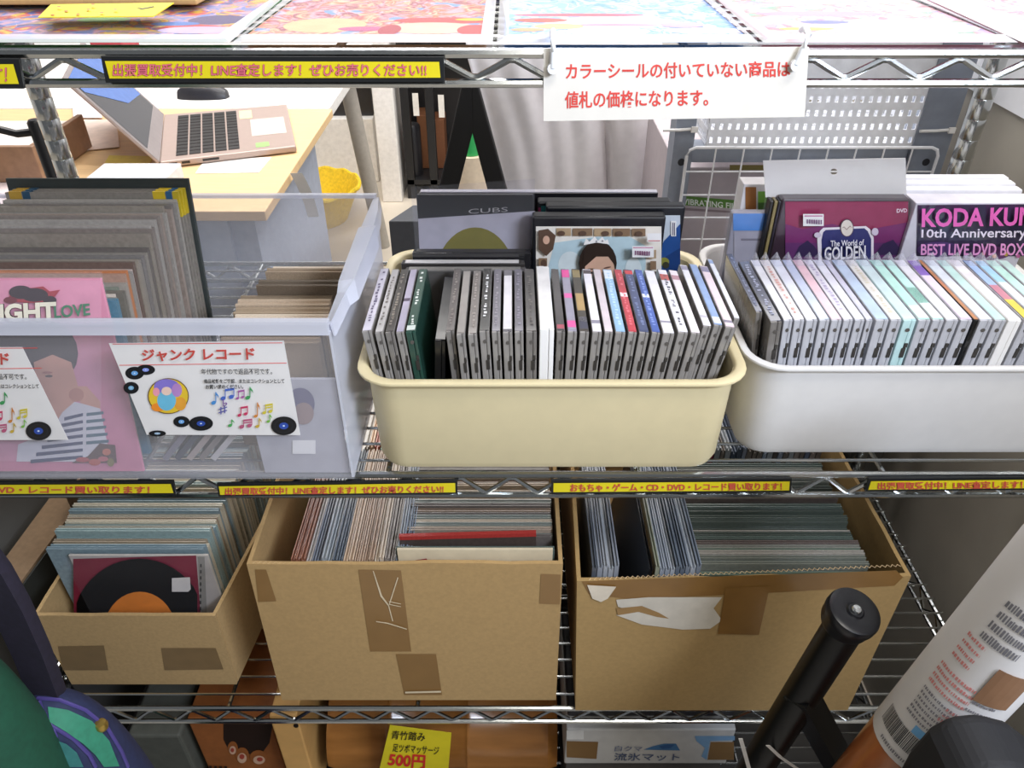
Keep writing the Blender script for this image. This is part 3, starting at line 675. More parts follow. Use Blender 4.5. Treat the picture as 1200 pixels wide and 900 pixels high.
# ------------------------------------------------------------------ the clear bin of records
BX0, BX1, BY0, BY1, BH = -.565, -.1485, -.0170, .247, .1755
t = thing('clear_bin', 'clear plastic bin of records with a paper sign taped on its front', 'bin', ((BX0+BX1)/2,.115,.001))
th = .0024; z0 = .0008
b = MB(); b.box(BX0,BX1,BY0,BY1,z0,z0+th); b.build('bin_base', binpl, t)
b = MB(); b.box(BX0+th,BX1-th,BY0,BY0+th,z0+th,BH); b.build('front_wall', binfr, t)
b = MB(); b.box(BX0+th,BX1-th,BY1-th,BY1,z0+th,BH); b.build('rear_wall', binpl, t)
for x,s in ((BX0,1),(BX1-th,-1)):
    b = MB(); b.box(x,x+th,BY0,BY1,z0+th,BH-.012); b.build('side_wall', binrim if s < 0 else binpl, t)
    xi = x+th if s > 0 else x; sg = -s   # flared handle flange with a raised middle
    prof = [(BY0,.0,.004),(BY0+.05,0,.007),(BY0+.062,.010,.013),(BY0+.17,.013,.016),(BY0+.185,.004,.012),(BY1-.04,.002,.010),(BY1,.0,.005)]
    b = MB(); rings = []
    for y,dz,wd in prof:
        zt = BH-.004+dz*.6
        rings.append([Vector((xi-sg*.001,y,BH-.014)),Vector((xi-sg*.001,y,zt)),Vector((xi+sg*wd,y,zt+.002)),Vector((xi+sg*(wd+.002),y,BH-.016)),Vector((xi+sg*wd,y,BH-.016)),Vector((xi+sg*(wd-.0015),y,zt-.001)),Vector((xi+sg*.0015,y,zt-.002)),Vector((xi+sg*.0015,y,BH-.014))])
    b.loft(rings); b.build('handle_rim', binrim, t, smooth=False)
b = MB(); b.box(BX0,BX1,BY0-.006,BY0+.0005,BH-.0035,BH+.0005); b.box(BX0,BX1,BY0-.006,BY0-.0035,BH-.012,BH-.0035); b.build('front_rim', binrim, t)
b = MB(); b.box(BX0,BX1,BY1-.0005,BY1+.005,BH-.0035,BH+.0005); b.build('rear_rim', binrim, t)
# paper signs taped to the bin front
PAP = mat('sign_paper','E9E6E3',.6,noise=.02)
NB = K('15161A',.4); LB = K('6FA8E0',.4); DB = K('2E4FA8',.4)
def vinyl(u,v,rx,ry,h): return [(NB, ell(u,v,rx,ry,24)), (K('2B2D33'), ell(u,v,rx*.72,ry*.72,20)), (NB, ell(u,v,rx*.68,ry*.68,20)), (h, ell(u,v,rx*.36,ry*.36,16)), (K('DCEBFA'), ell(u,v,rx*.09,ry*.09,8))]
def sign(label, du, dv, quad, Y, cut=None):
    s = thing('bin_sign', label, 'sign', tuple(at_y(quad[3][0]+40,quad[3][1],Y)), 'paper signs on the clear bin')
    b = MB(); b.prism([at_y(u,v,Y) for u,v in quad], (0,.0004,0)); b.build('paper_sheet', PAP, s)
    S = lambda pts: [(u+du,v+dv) for u,v in pts]
    L = [(redink, S([(132,402.6),(331,401.2),(331,402),(132,403.4)])), (redink, S([(140,427.4),(336,424.8),(336,425.6),(140,428.2)]))]
    for u,v,rx,ry,h in [(158,437,11,7.5,LB),(171,433,11,6,K('8C9CE8',.4)),(154,454,9,7,K('7FB6D8',.4)),(213,493.5,9.5,6.5,LB),(236,495.5,14,8.5,DB),(185,507,10,3.5,K('A8C4DC',.4)),(333,498,15,11,DB)]:
        L += [(m,S(p)) for m,p in vinyl(u,v,rx,ry,h)]
    if du == 0:
        L += [(m,S(p)) for m,p in [(K('6A4A1E'), ell(198,463,24,21,28)), (K('E8C436',.4), ell(198,463,23,20,28)), (K('F0902E',.4), ell(186,476,8,5)), (K('E7A33A',.4), ell(212,472,7,8)), (K('8A7AD0',.4), ell(196,452,15,9)), (K('6FBEDC',.4), ell(196,468,11,12)), (K('B88AC8',.4), ell(208,456,6,8)), (K('F0A0B0',.4), ell(184,458,4,5)), (K('F4D2C0',.4), ell(196,457,6,5))]]
    art('sign_print', s, L, Y=Y, step=.00003, off=.0003)
    tx = lambda body,q,m,bold=.012: text('lettering', s, body, S(q), m, Y=Y, bold=bold, off=.0022)
    if True:
        tx('ジャンク レコード', [(167,407.5),(299,405.5),(300,420.5),(167.5,422)], K('C84A42'), .03)
    tx('年代物ですので返品不可です。', [(236.5,430.5),(319,430),(320,437),(237,437)], NB, .008)
    tx('商品状態をご確認、またはコレクションとして', [(240,442.5),(334,442),(334,447.5),(240.5,447.5)], NB, .02)
    tx('お買い求めください。', [(242,449),(286,448.7),(286,454),(242,454.3)], NB, .02)
    L2 = []
    def note1(u,v,w_,h_,m):
        r_ = w_*.30; L2.extend([(m,ell(u+r_,v+h_-r_*.8,r_,r_*.75,10,-.4)),(m,rect(u+2*r_-.9,v,u+2*r_+.2,v+h_-r_)),(m,[(u+2*r_-.2,v),(u+2*r_+r_*.9,v+h_*.25),(u+2*r_+r_*1.2,v+h_*.5),(u+2*r_+r_*.6,v+h_*.32),(u+2*r_-.2,v+h_*.22)])])
    def note2(u,v,w_,h_,m,dbl):
        r_ = w_*.20; xa_ = u+2*r_-.7; xb_ = u+w_-.2
        L2.extend([(m,ell(u+r_,v+h_-r_*.8,r_,r_*.75,10,-.4)),(m,ell(u+w_-r_,v+h_*.88-r_*.8,r_,r_*.75,10,-.4)),(m,rect(xa_-.5,v+h_*.1,xa_+.5,v+h_-r_)),(m,rect(xb_-.5,v,xb_+.5,v+h_*.88-r_)),(m,[(xa_-.5,v+h_*.1),(xb_+.5,v),(xb_+.5,v+h_*.18),(xa_-.5,v+h_*.28)])])
        if dbl: L2.append((m,[(xa_-.5,v+h_*.36),(xb_+.5,v+h_*.26),(xb_+.5,v+h_*.38),(xa_-.5,v+h_*.48)]))
    for body,q,h in [('♪',(248,458,258,473),'4A8FD0'),('♫',(259,453,275,468),'4A6AC0'),('♫',(277,455,287,467),'A85AA0'),('♪',(288,452,298,467),'3E9A58'),('♯',(257,474,267,484),'5A5AA0'),('♫',(279,474,291,487),'C83A62'),('♬',(281,489,296,501),'B85A7A'),('♪',(268,490,276,499),'4CA858'),('♬',(308,471,320,484),'D2C23A'),('♪',(298,470,306,488),'D0843A'),('♩',(300,488,308,500),'C8A83A'),('♭',(262,466,267,475),'7A4A9A'),('♪',(313,484,320,494),'7AB84A')]:
        if body in '♫♬': note2(q[0],q[1],q[2]-q[0],q[3]-q[1],K(h),body == '♬')
        elif body in '♪♩': note1(q[0],q[1],q[2]-q[0],q[3]-q[1],K(h))
        else: tx(body, [(q[0],q[1]),(q[2],q[1]-.5),(q[2],q[3]-.5),(q[0],q[3])], K(h), .01)
    art('music_notes', s, [(m_,S(p_)) for m_,p_ in L2], Y=Y, step=.000006, off=.0018)
    return s
YS = BY0-.0008
sign('paper sign with a red title and record drawings on the clear bin front, right one', 0, 0, [(127.5,402.5),(332.5,399.5),(352,510),(172,509.5)], YS)
sign('paper sign on the clear bin front at the left picture edge', -287, 6, [(-160,408),(26,407),(80,515.5),(-112,516)], YS)

# ------------------------------------------------------------------ record sleeves (jacket folded open at the top)
def sleeve_mesh(name, w, h, t, seed=0):
    b = MB(); q = t*.28
    prof = [(0,0),(t,0),(t,h),(t-q,h),(t*.62,h-.003),(t*.38,h-.003),(q,h),(0,h)]     # (y,z)
    b.loft([[Vector((0,y,z)) for y,z in prof],[Vector((w,y,z)) for y,z in prof]])
    o = b.build(name, K('888888',.4,1)); return o
sl7 = None
def sleeve(label, group, x, y, z, w, h, t, m, cat='record sleeve', rot=(0,0,0)):
    global sl7
    if sl7 is None: sl7 = sleeve_mesh('record_sleeve', 1, 1, 1); o = sl7
    else: o = sl7.copy(); C.objects.link(o)
    if o is sl7:   # unit profile with a fixed slot depth: rebuild the top as 3 per cent
        for v in o.data.vertices:
            if .0 < v.co.z < .9999 and v.co.z > .5: v.co.z = .978
    o.location = (x,y,z); o.scale = (w,t,h); o.rotation_euler = rot
    setmat(o, m); tag(o, label, cat, group)
    return o
LEAN = math.radians(-11)
GREYS = ['8C857C','77706A','9A948C','6C6560','847A72','A39C94','6A625C','8F867A','7B7673','98897E']
def sm(h): return mat('sleeve_'+h, h, .38, noise=.16, scale=35, coat=.35)
rnd = random.Random(5)
y = .003; i = 0
LBL = 'worn grey record sleeve packed upright in the row behind the pink jacket'
tones_front = ['8F8378','4E6470','5A7F92','8A8880','C9BFB4','6E6A62','7E8478','9A938A','A88A7A','B87850','8F8A84','C4B4AC','6B5A52']
while y < .1800:
    tt = rnd.uniform(.0042,.0056); h = .178 + rnd.uniform(-.004,.003); xr = -.3545 + rnd.uniform(-.003,.003); w_ = .181
    if y < .105: h -= .012
    if i < 13: hx = tones_front[i]; h -= .012*(1-i/13); xr -= .004*rnd.random()
    else: hx = rnd.choice(GREYS)
    sleeve(LBL, 'record sleeves behind the pink jacket', xr-w_, y, .0052, w_, h+(.004 if i > 22 else 0), tt, sm(hx), rot=(LEAN,0,0))
    if i > 25 and i % 2 == 0 and y < .25:
        pass
    y += tt+.0005; i += 1
# last sleeves with yellow and blue corners, and the dark board behind them
for k in range(3):
    X = -.5365+.0015*k; YY = .1885+.0048*k
    o = sleeve(['record sleeve with yellow and blue corners at the back of the packed row, front one','record sleeve with yellow and blue corners at the back of the row, middle one','record sleeve with yellow and blue corners at the back of the row, rear one'][k], 'corner printed sleeves', X, YY, .0052, .183, .186, .0038, sm('8C857C'), rot=(LEAN,0,0))
    bpy.context.view_layer.update()
    MI = (Matrix.Translation((X,YY,.0052)) @ Matrix.Rotation(LEAN,4,'X'))
    for xa,xb,h in ((.156,.169,'D8B82A'),(.170,.176,'2E5F86'),(.177,.1832,'C9B02A'),(.004,.017,'B8923A'),(.018,.026,'2E4F66')):
        e = MB(); e.box(xa,xb,-.0003,.0041,.160,.1868); c = e.build('corner_print', K(h,.45)); c.data.transform(MI); c.parent = o
        c.matrix_parent_inverse = (MI @ Matrix.Diagonal((.183,.0038,.186,1))).inverted()
b = MB(); b.box(-.542,-.3465,0,.0042,0,.1945); o = b.build('divider_board', K('3A403E',.5), bevel=.0006)
o.location = (0,.2040,.0056); o.rotation_euler = (LEAN,0,0)
tag(o, 'dark grey board standing at the back of the packed records in the clear bin', 'board')
# pink jacket in front
Y = (-.0108, .2)
a = at_y(118,327,Y); AB = at_y(141,551,Y)
t = thing('record_jacket', 'pink record jacket with a striped shirt portrait at the front of the clear bin', 'record jacket', (a.x-.09,-.012,.004))
X1 = a.x; X0 = X1-.178; ZT7 = a.z
def leanbox(x0,x1,z0,z1,th,off=0):
    b = MB(); q = [(x0,Y[0]+Y[1]*z0+off,z0),(x1,Y[0]+Y[1]*z0+off,z0),(x1,Y[0]+Y[1]*z1+off,z1),(x0,Y[0]+Y[1]*z1+off,z1)]
    b.prism(q,(0,th,0)); return b
leanbox(X0,X1,.0038,ZT7,.003).build('jacket', K('E88FA6',.35,1), t, bevel=.0006)
PKJ = K('EFA0B4',.35,1); SKN = K('E8A98C',.4); HR = K('3B2B30',.5); WH = K('ECE8E6',.4); NV = K('2C3A66',.4)
L = [(PKJ, rect(-60,328,119,540)), (HR, ell(50,414,42,40)), (HR, ell(25,400,30,28)), (SKN, [(40,424),(62,415),(84,424),(92,452),(86,478),(72,505),(58,494),(44,462)]), (SKN, [(84,452),(102,452),(118,470),(118,480),(100,480)]),
     (K('D08C74'), ell(90,462,9,8)), (K('C07A68'), ell(56,436,6,1.6)), (K('5A3A34'), ell(58,440,4.5,1.6)), (K('C46A62'), ell(80,488,6,2)),
     (WH, [(74,482),(88,470),(104,474),(118,478),(131,540),(20,540),(22,520),(60,505)])]
for k in range(7):
    v = 486+8.2*k
    L.append((NV, [(max(22,76-6.5*k),v+2),(98,v-3),(98,v+.6),(max(22,76-6.5*k),v+6.2)]))
    if k < 5: L.append((K('3F6A78',.4), [(102,v-3),(122+1.6*k,v-5),(122+1.6*k,v-1.6),(102,v+.8)]))
L += [(K('5A3430'), [(86,540),(104,533),(118,518),(136,520),(138,541),(86,541)]), (K('C8584A'), ell(112,540,7,4)), (K('D8785A'), ell(126,528,5,4)), (K('C04A50'), ell(98,537,8,3)), (K('8A7A3A'), ell(131,540,4,5)), (K('D06A70'), ell(122,536,6,3)),
      (K('B23A44'), [(10,352),(16,338),(26,334),(38,336),(52,334),(60,340),(72,338),(66,346),(50,354)]), (HR, ell(26,341,14,8)), (HR, ell(42,344,16,8)), (K('7A2A34'), ell(14,350,8,4)), (HR, ell(60,350,8,5))]
art('cover_picture', t, L, Y=Y, step=.00006)
text('title_lettering', t, 'IGHT', [(2,353),(69,350),(70,372),(3,374)], K('F0EAD6'), Y=Y, bold=.045, off=.005, shadow=K('2E2A2A'), sbold=.06)
text('title_lettering', t, 'LOVE', [(66,355),(108,352),(109,366),(67,370)], K('5E8A72'), Y=Y, bold=.03, off=.005)
leanbox(X0-.004,X1+.004,.0045,ZT7+.008,.0002,-.0036).build('plastic_sleeve', film, t)
# second block: small sleeves at the right end of the bin
rnd = random.Random(11); y = .030; i = 0
while y < .165:
    tt = rnd.uniform(.009,.014); x0 = -.266+rnd.uniform(-.003,.004) + (.014 if y > .115 else 0)
    hx = rnd.choice(['B9A48C','8E7C66','C9B8A2','A08C74','6A5C4C','D2C2AE'])
    sleeve('tan paper sleeve in the short packed row at the right end of the clear bin', 'tan sleeves at the right end of the clear bin', x0, y, .0036, .0905, .120+rnd.uniform(-.005,.003)+(.008 if y > .115 else 0), tt, mat('tan_'+hx,hx,.7,noise=.15,scale=60))
    y += tt+.0012; i += 1
Y = -.0115
P = at_y(283,444,Y); Q = at_y(378,444,Y)
t = thing('paper_sleeve', 'pale grey sleeve with a small white sticker at the bin front, lower right', 'record sleeve', (P.x+.06,Y,.0036))
b = MB(); b.box(P.x,-.1535,Y,Y+.0026,.0036,P.z); b.build('jacket', K('B9B7BC',.45), t, bevel=.0005)
art('cover_picture', t, [(K('6E6A84',.5), ell(352,473,17,19)), (K('A08A86',.5), ell(356,484,12,13)), (paper, rect(343,515,370,531))], Y=Y, step=.0002)
# slanting sleeves between the blocks, seen on edge
for i,hx in enumerate(['8E8A92','55565E','B8A9A0','8A8078','CFC9C6']):
    o = sleeve(['grey','charcoal','beige','taupe','white edged'][i]+' record sleeve slanting behind the paper sign, %s from the left' % ORD[i+1], 'slanting sleeves in the clear bin', -.330+.0115*i, .001, .0075, .12, .072, .0055, sm(hx))
    o.rotation_euler = (Matrix.Rotation(math.radians(41),3,'Y') @ Matrix.Rotation(math.radians(90),3,'Z')).to_euler()
# ================================================================== lower shelf: cardboard boxes
def carton(label, x0, x1, y0, y1, zb, zt, ztl=None, bx=0, name='cardboard_box', m=kraft, flare=(0,0,0,0), seed=1, wob=.0016, riser=None, th=.0045, group='cardboard boxes on the lower shelf'):
    # flare: how far the four top corners move outwards in x (front-left, front-right, back-right, back-left)
    t = thing(name, label, 'box', ((x0+x1)/2,(y0+y1)/2,zb), group)
    rnd = random.Random(seed); n = 12
    bot = [Vector((x0,y0,zb)),Vector((x1,y0,zb)),Vector((x1+bx,y1,zb)),Vector((x0,y1,zb))]
    zl = zt if ztl is None else ztl
    top = [Vector((x0-flare[0],y0,zl)),Vector((x1+flare[1],y0,zt)),Vector((x1+bx+flare[2],y1,zt)),Vector((x0-flare[3],y1,zt))]
    names = ['front_panel','side_panel','rear_panel','side_panel']; nin = [Vector((0,1,0)),Vector((-1,0,0)),Vector((0,-1,0)),Vector((1,0,0))]
    for k in range(4):
        b = MB(); A,B = bot[k],bot[(k+1)%4]; Ct,Dt = top[k],top[(k+1)%4]; rings = []
        for i in range(n+1):
            s = i/n; dz = rnd.uniform(-wob,wob) if 0 < i < n else 0; iv = nin[k]*th
            lo = A.lerp(B,s); hi = Ct.lerp(Dt,s)+Vector((0,0,dz)); e = 0
            dirv = (B-A).normalized(); 
            if k in (1,3) and i in (0,n): 
                sh = dirv*(th*1.02 if i == 0 else -th*1.02); lo = lo+sh; hi = hi+sh
            rings.append([lo,hi,hi+iv,lo+iv])
        b.loft(rings); b.build(names[k], m, t)
    zi = zb+.004 if riser is None else riser
    b = MB(); b.box(x0+th,x1-th,y0+th,y1-th,zb+.0005,zi); b.build('bottom_panel', kraft_in, t)
    return t
def corrug(t, u0, v0, u1, v1, Y, n=60):
    b = MB(); pts = []
    for i in range(n*2+1):
        p = at_y(u0+(u1-u0)*i/(2*n), v0+(v1-v0)*i/(2*n), Y); pts.append(p + Vector((0,.0038 if i % 2 else .0008,.0006)))
    b.tube(pts, .0005, 4); b.build('corrugated_edge', kraft_edge, t)
ZB0 = ZB+.0012
# left box of small records
t = carton('small cardboard box of seven-inch records at the left end of the lower shelf', -.5655, -.3535, .024, .40, ZB0, -.2545, m=mat('kraft_plain','AE9062',.85,noise=.07,scale=240), seed=2, wob=.0006, riser=ZB0+.02, bx=.042, flare=(0,.003,.006,0))
Y = .024
art('tape_strip', t, [(mat('tape_dull','7A6240',.5), [(68,757),(122,756),(127,785),(74,785)])], Y=Y)
art('tape_strip', t, [(mat('tape_dull','7A6240',.5), [(189,759),(253,759),(262,784),(193,785)])], Y=Y)
# middle box
t2 = carton('large cardboard box with brown tape strips in the middle of the lower shelf', -.290, .0555, .002, .40, ZB0, -.1390, flare=(-.006,-.001,0,0), seed=4, riser=-.3225)
Y = .002
art('tape_strip', t2, [(tape, [(420,667),(470,668),(482,763),(434,763)])], Y=Y)
art('tape_strip', t2, [(tape, [(464,766),(511,766),(518,814),(474,814)])], Y=Y)
art('tape_strip', t2, [(tape, [(299,667),(312,667),(324,704),(303,705)])], Y=Y)
art('tape_strip', t2, [(tape, [(634,672),(657,673),(656,708),(632,707)])], Y=Y)
wht = K('D8C6A4',.7)
art('torn_lines', t2, [(wht,[(437,668),(438,668),(448,697),(456,708),(461,727),(459.8,727),(455,709),(446,698)]),(wht,[(466,675),(467,676),(457,707),(455.8,707)]),(wht,[(456,703),(470,706),(470,706.8),(456,704)]),(wht,[(456,706),(470,709),(470,709.7),(456,707)]),(wht,[(441,726),(455,728),(477,735),(477,736),(454,729),(441,727)]),(wht,[(475,808.5),(517,807.5),(517,809.5),(475,810.5)])], Y=Y, off=.0012)
corrug(t2, 296, 661.5, 655, 668, .0020)
# right box
t3 = carton('large worn cardboard box with a torn label at the right of the lower shelf', .0790, .4180, -.012, .39, ZB0, -.1420, ztl=-.1500, m=mat('kraft_dark','A98A58',.85,noise=.06,scale=220), flare=(.010,.004,.0,.0), seed=9, wob=.002, riser=-.3225)
Y = -.012
tp2 = mat('brown_tape_shiny','85602F',.3,noise=.12,scale=25,coat=.25)
art('tape_strip', t3, [(tp2, [(682,681),(700,680),(1050,668),(1058,676),(1048,686),(905,694),(740,702),(690,696)])], Y=Y, off=.0005)
art('tape_strip', t3, [(tp2, [(850,688),(902,686),(889,743),(841,742)])], Y=Y, off=.0011)
art('torn_label', t3, [(K('CFC7B8',.75), [(722,702),(760,699),(846,699),(836,712),(846,726),(832,736),(800,737),(752,731),(722,720),(740,716),(724,710)]), (K('9C7A4C',.85), [(722,712),(752,709),(772,717),(784,724),(770,722),(748,716),(724,720)])], Y=Y, off=.0010)
art('clear_tape', t3, [(K('D9CDB8',.2,1), [(688,684),(722,686),(712,700),(704,704),(694,700)])], Y=Y, off=.0018)
corrug(t3, 690, 681, 1056, 665, -.0120)
# cut box with dark lettering at the far left
t = carton('dark brown open carton with black printing at the far left of the lower shelf', -.72+.118, -.592+.014, .20, .41, ZB0, -.23, m=mat('carton_brown','6E5742',.8,noise=.1,scale=150), seed=12, riser=ZB0+.01)
# its flap: a long board leaning between the rack edge and the record box
F0 = [at_y(0,668,.10), at_y(35,700,.06)]
b = MB()
pA = at_z(-4,672,-.262); pB = at_z(62,582,-.262); pC = at_z(100,582,-.262); pD = at_z(18,695,-.262)
b.prism([pA,pD,pC,pB],(0,0,.004)); o = b.build('carton_flap', mat('flap_brown','7A6248',.85,noise=.1,scale=150), None); attach(o, t)
pE = at_z(104,590,-.268)
b = MB(); b.prism([pD+Vector((.0005,0,0)),pC+Vector((.0005,0,0)),pC+Vector((.006,0,-.055)),pD+Vector((.006,0,-.055))],(.002,0,0)); o = b.build('printed_side', mat('print_black','23241F',.6), None); attach(o, t)

# ------------------------------------------------------------------ records in the boxes
rnd = random.Random(21)
art('bottom_tape', t, [(mat('tape_dull','7A6240',.5), [(76,789),(262,787),(265,799),(79,799)])], Y=.024, off=.0009) if False else None
CL = lambda pts: [(max(91,min(u,232)),min(v,741)) for u,v in pts]
Y = .060
a = at_y(80,651,Y); c = at_y(242,647,Y); ZR = ZB0+.0212
t = thing('record_sleeve', 'front record in the small left box, black disc with an orange label on dark red', 'record sleeve', ((a.x+c.x)/2,Y,ZR))
b = MB(); b.box(a.x,c.x,Y,Y+.003,ZR,a.z); b.build('jacket', K('B9B2A8',.4), t, bevel=.0004)
RED = K('7E2236',.45); BLK = mat('vinyl_black','08080A',.55,spec=.2)
art('picture_panel', t, [(RED, [(86,654.5),(230,650.5),(236,727),(87,727)]), (K('8E8A80',.4), [(232,652),(240,652),(243,727),(237,727)])]+[(K('3A3836'), rect(235,660+7*k,236.6,664+7*k)) for k in range(8)], Y=Y)
art('record', t, [(BLK, CL(ell(164,737,80,84,48))), (mat('vinyl_groove','0D0D0F',.5,spec=.2), CL(ell(164,737,66,70,40))), (BLK, CL(ell(164,737,64,68,40))), (mat('label_orange','E8862C',.5), CL(ell(165,737,42,46,36))), (K('8A2430',.5), CL(ell(165,737,20,22,24)))], Y=Y, off=.0022, step=.0003)
text('label_mark', t, 'ISI', [(156,720),(178,720),(178,729),(156,729)], K('D8B9A0'), Y=Y, bold=.0, off=.0045)
art('price_label', t, [(K('D8D2C8'), [(203,674),(224,673),(225,687),(222,690),(203,690)])], Y=Y, off=.0045)
b = MB(); b.box(a.x-.003,c.x+.002,Y-.0052,Y-.0050,ZR,a.z+.004); b.build('plastic_sleeve', film_thin, t)
pal1 = ['B8AE98','93A6A2','C2B8A2','7F9298','C8C0AC','A09C8C','9A8A74','A4B2AE']
y = .066; i = 0
while y < .37:
    tt = rnd.uniform(.0038,.0052); h = .184+rnd.uniform(-.006,.004)
    sleeve('record sleeve in a clear cover packed behind the front record of the small left box', 'records packed in the small left box', -.5480+rnd.uniform(-.001,.002), y, ZR, .186+rnd.uniform(-.003,.001), h, tt, sm(rnd.choice(pal1)))
    y += tt+.0005; i += 1
# middle box: sleeves on edge at the left, crosswise at the right
ZR2 = -.3225+.0006
def onedge(label, group, x, y, z, ln, h, tt, m, lean=0):
    o = sleeve(label, group, x+tt, y, z, ln, h, tt, m)
    o.rotation_euler = (Matrix.Rotation(math.radians(lean),3,'Y') @ Matrix.Rotation(math.radians(90),3,'Z')).to_euler()
    return o
pal2 = ['8C5A44','A8A29C','6E7480','9AA0A4','5A626C','C0A890','B49A84','A88E78','C8B8A4','8A8078','828A94','74808F']
x = -.252; i = 0
while x < -.125:
    tt = rnd.uniform(.0038,.0058)
    onedge('record sleeve standing on edge in the left half of the middle cardboard box', 'records on edge in the middle box', x, .012, ZR2, .185, .182+rnd.uniform(-.008,.003), tt, sm(pal2[min(11,int((x+.252)/.0108))]), 4)
    x += tt+.0009; i += 1
x = -.252
while x < -.03:
    tt = rnd.uniform(.004,.0065)
    onedge('record sleeve standing on edge at the back of the middle cardboard box', 'records at the back of the middle box', x, .208, ZR2, .180, .172+rnd.uniform(-.006,.003), tt, sm(rnd.choice(['5F7FA0','C8C2B8','D8D4CE','A8604C','6A7A8C','B0A89C','D0B090','4E5A68','5A8A74'])), 2)
    x += tt+.001
y = .046
palc = ['B8A58E','8E7A68','A89684','6E6660','C0B09A','7A8078','989088']
while y < .195:
    tt = rnd.uniform(.0040,.0055)
    sleeve('record sleeve packed crosswise in the right half of the middle cardboard box', 'records crosswise in the middle box', -.118+rnd.uniform(-.001,.002), y, ZR2, .163, .176+rnd.uniform(-.006,.003), tt, sm(rnd.choice(palc)))
    y += tt+.0006
t = thing('record_sleeve', 'cream record sleeve with a red mark at the front of the middle cardboard box', 'record sleeve', (-.035,.012,ZR2))
Y = .0105; a = at_y(465,644,Y); c = at_y(648,642,Y)
b = MB(); b.box(a.x,c.x,Y,Y+.003,ZR2,a.z); b.build('jacket', K('CDBFA2',.5), t, bevel=.0004)
art('red_mark', t, [(K('8A2436',.5), p) for p in ([(487,656),(500,654),(501,656),(488,658)],[(489,659),(499,658),(498,660),(489,661)],[(492,655),(494,655),(493,664),(491,664)],[(496,656),(498,656),(499,664),(497,664)])], Y=Y)
sleeve('dark green edged record sleeve just behind the cream one in the middle box', 'dark sleeves behind the cream one', -.126, .0165, ZR2, .172, .188, .006, sm('56645E'))
sleeve('black record sleeve second behind the cream one in the middle box', 'dark sleeves behind the cream one', -.120, .0235, ZR2, .168, .176, .005, sm('34302E'))
o = sleeve('tilted record sleeve with a red top edge in the middle cardboard box', 'red edged record', -.1165, .0335, ZR2, .150, .1905, .0042, sm('4E423C')); RS = o; o.rotation_euler = (0,math.radians(-2.2),0)
del o['group']
bpy.context.view_layer.update()
e = MB(); MR = RS.matrix_basis.copy(); e.box(-.002,1.002,-.05,1.05,.975,1.004); e = e.build('red_edge', mat('sleeve_red','B03A34',.4,noise=.1,coat=.3)); e.parent = RS
# right box
x = .0855
while x < .112:
    tt = rnd.uniform(.0045,.006)
    onedge('blue grey record sleeve on edge at the left wall of the right cardboard box', 'records on edge at the left of the right box', x, -.003, ZR2, .19, .186+rnd.uniform(-.004,.003), tt, sm(rnd.choice(['70767F','888E98','50565F','9A9FA6'])))
    x += tt+.0008
o = onedge('black record sleeve leaning over the gap in the right cardboard box', 'x', .117, -.002, ZR2, .188, .181, .004, sm('141518'), 9.5); del o['group']
x = .153
while x < .198:
    tt = rnd.uniform(.0042,.0058)
    onedge('pale blue record sleeve on edge left of the crosswise row in the right cardboard box', 'blue records on edge in the right box', x, -.003, ZR2, .19, .186+rnd.uniform(-.006,.003), tt, sm(rnd.choice(['929AA6','7A8492','A4ABB4','626C7A','8E9280'])), 0)
    x += tt+.0008
y = .000; i = 0
while y < .175:
    tt = rnd.uniform(.0040,.0055)
    sleeve('clear covered record sleeve packed crosswise in the right cardboard box', 'records crosswise in the right box', .2025+rnd.uniform(0,.002), y, ZR2, .186, .166+rnd.uniform(-.008,.006)+.0001*i, tt, sm(rnd.choice(['5E6A62','75786E','4E564E','8A8A80','6A5E58','68786A','A09A90'])))
    y += tt+.0007; i += 1
x = .235
while x < .385:
    tt = rnd.uniform(.0045,.0065)
    onedge('record sleeve standing on edge at the back of the right cardboard box', 'records at the back of the right box', x, .192, ZR2, .183, .182+rnd.uniform(-.006,.003), tt, sm('8A2440' if abs(x-.25) < .003 else rnd.choice(['6A7488','8C94A4','4E5868','A0A4A8','7A7068','5C5450','9A8E88'])), 1.5)
    x += tt+.0012

# ================================================================== lowest shelf, glimpsed under the lower rail
ZL0 = ZL+.0012
# half bamboo in wrap
t = thing('bamboo_half', 'orange brown half bamboo foot massager on the lowest shelf behind the yellow card', 'massager', (-.13,.14,ZL0))
xa, xb = -.270, .066
prof = []
for k in range(15):
    a_ = math.pi*k/14; prof.append((math.cos(a_), math.sin(a_)))
R = .10; yc = .135; zc = ZL0+.080
rings = []
xs = [xa,xa+.01,xa+.085,xa+.09,xa+.095,xa+.20,xa+.205,xa+.21,xb-.02,xb-.014,xb-.008,xb]
rr = [.97,1,1,1.035,.99,.99,1.03,1,1,1.03,.995,.97]
for x_,q in zip(xs,rr):
    ring = [Vector((x_,yc+R*q*c_,zc+R*q*.85*s_)) for c_,s_ in prof] + [Vector((x_,yc+R*.9*c_,zc+R*.72*s_)) for c_,s_ in reversed(prof)]
    rings.append(ring)
b = MB(); b.loft(rings); b.build('bamboo_shell', mat('bamboo','A06A34',.25,noise=.18,scale=30,stretch=(.4,2,2),coat=.4), t, smooth=True)
b = MB(); b.box(xa+.02,xb-.02,yc-R*1.0,yc+R*1.0,ZL0,zc-.002); b.build('support_block', K('6E4A24',.7), t)
Y = .026
t = thing('wood_board', 'light wooden board end with a dark knot beside the half bamboo', 'board', (-.30,.05,ZL0))
a = at_y(322,846,.022); c = at_y(346,846,.022)
b = MB(); b.box(a.x-.010,c.x+.0,.030,.24,ZL0,a.z-.0); b.build('plank', mat('plank_pine','D9A763',.55,noise=.12,scale=20,stretch=(1,.3,1)), t, bevel=.002)
art('knot', t, [(K('1E130C'), ell(354-7,850,3,2.6,12))], Y=.0298)
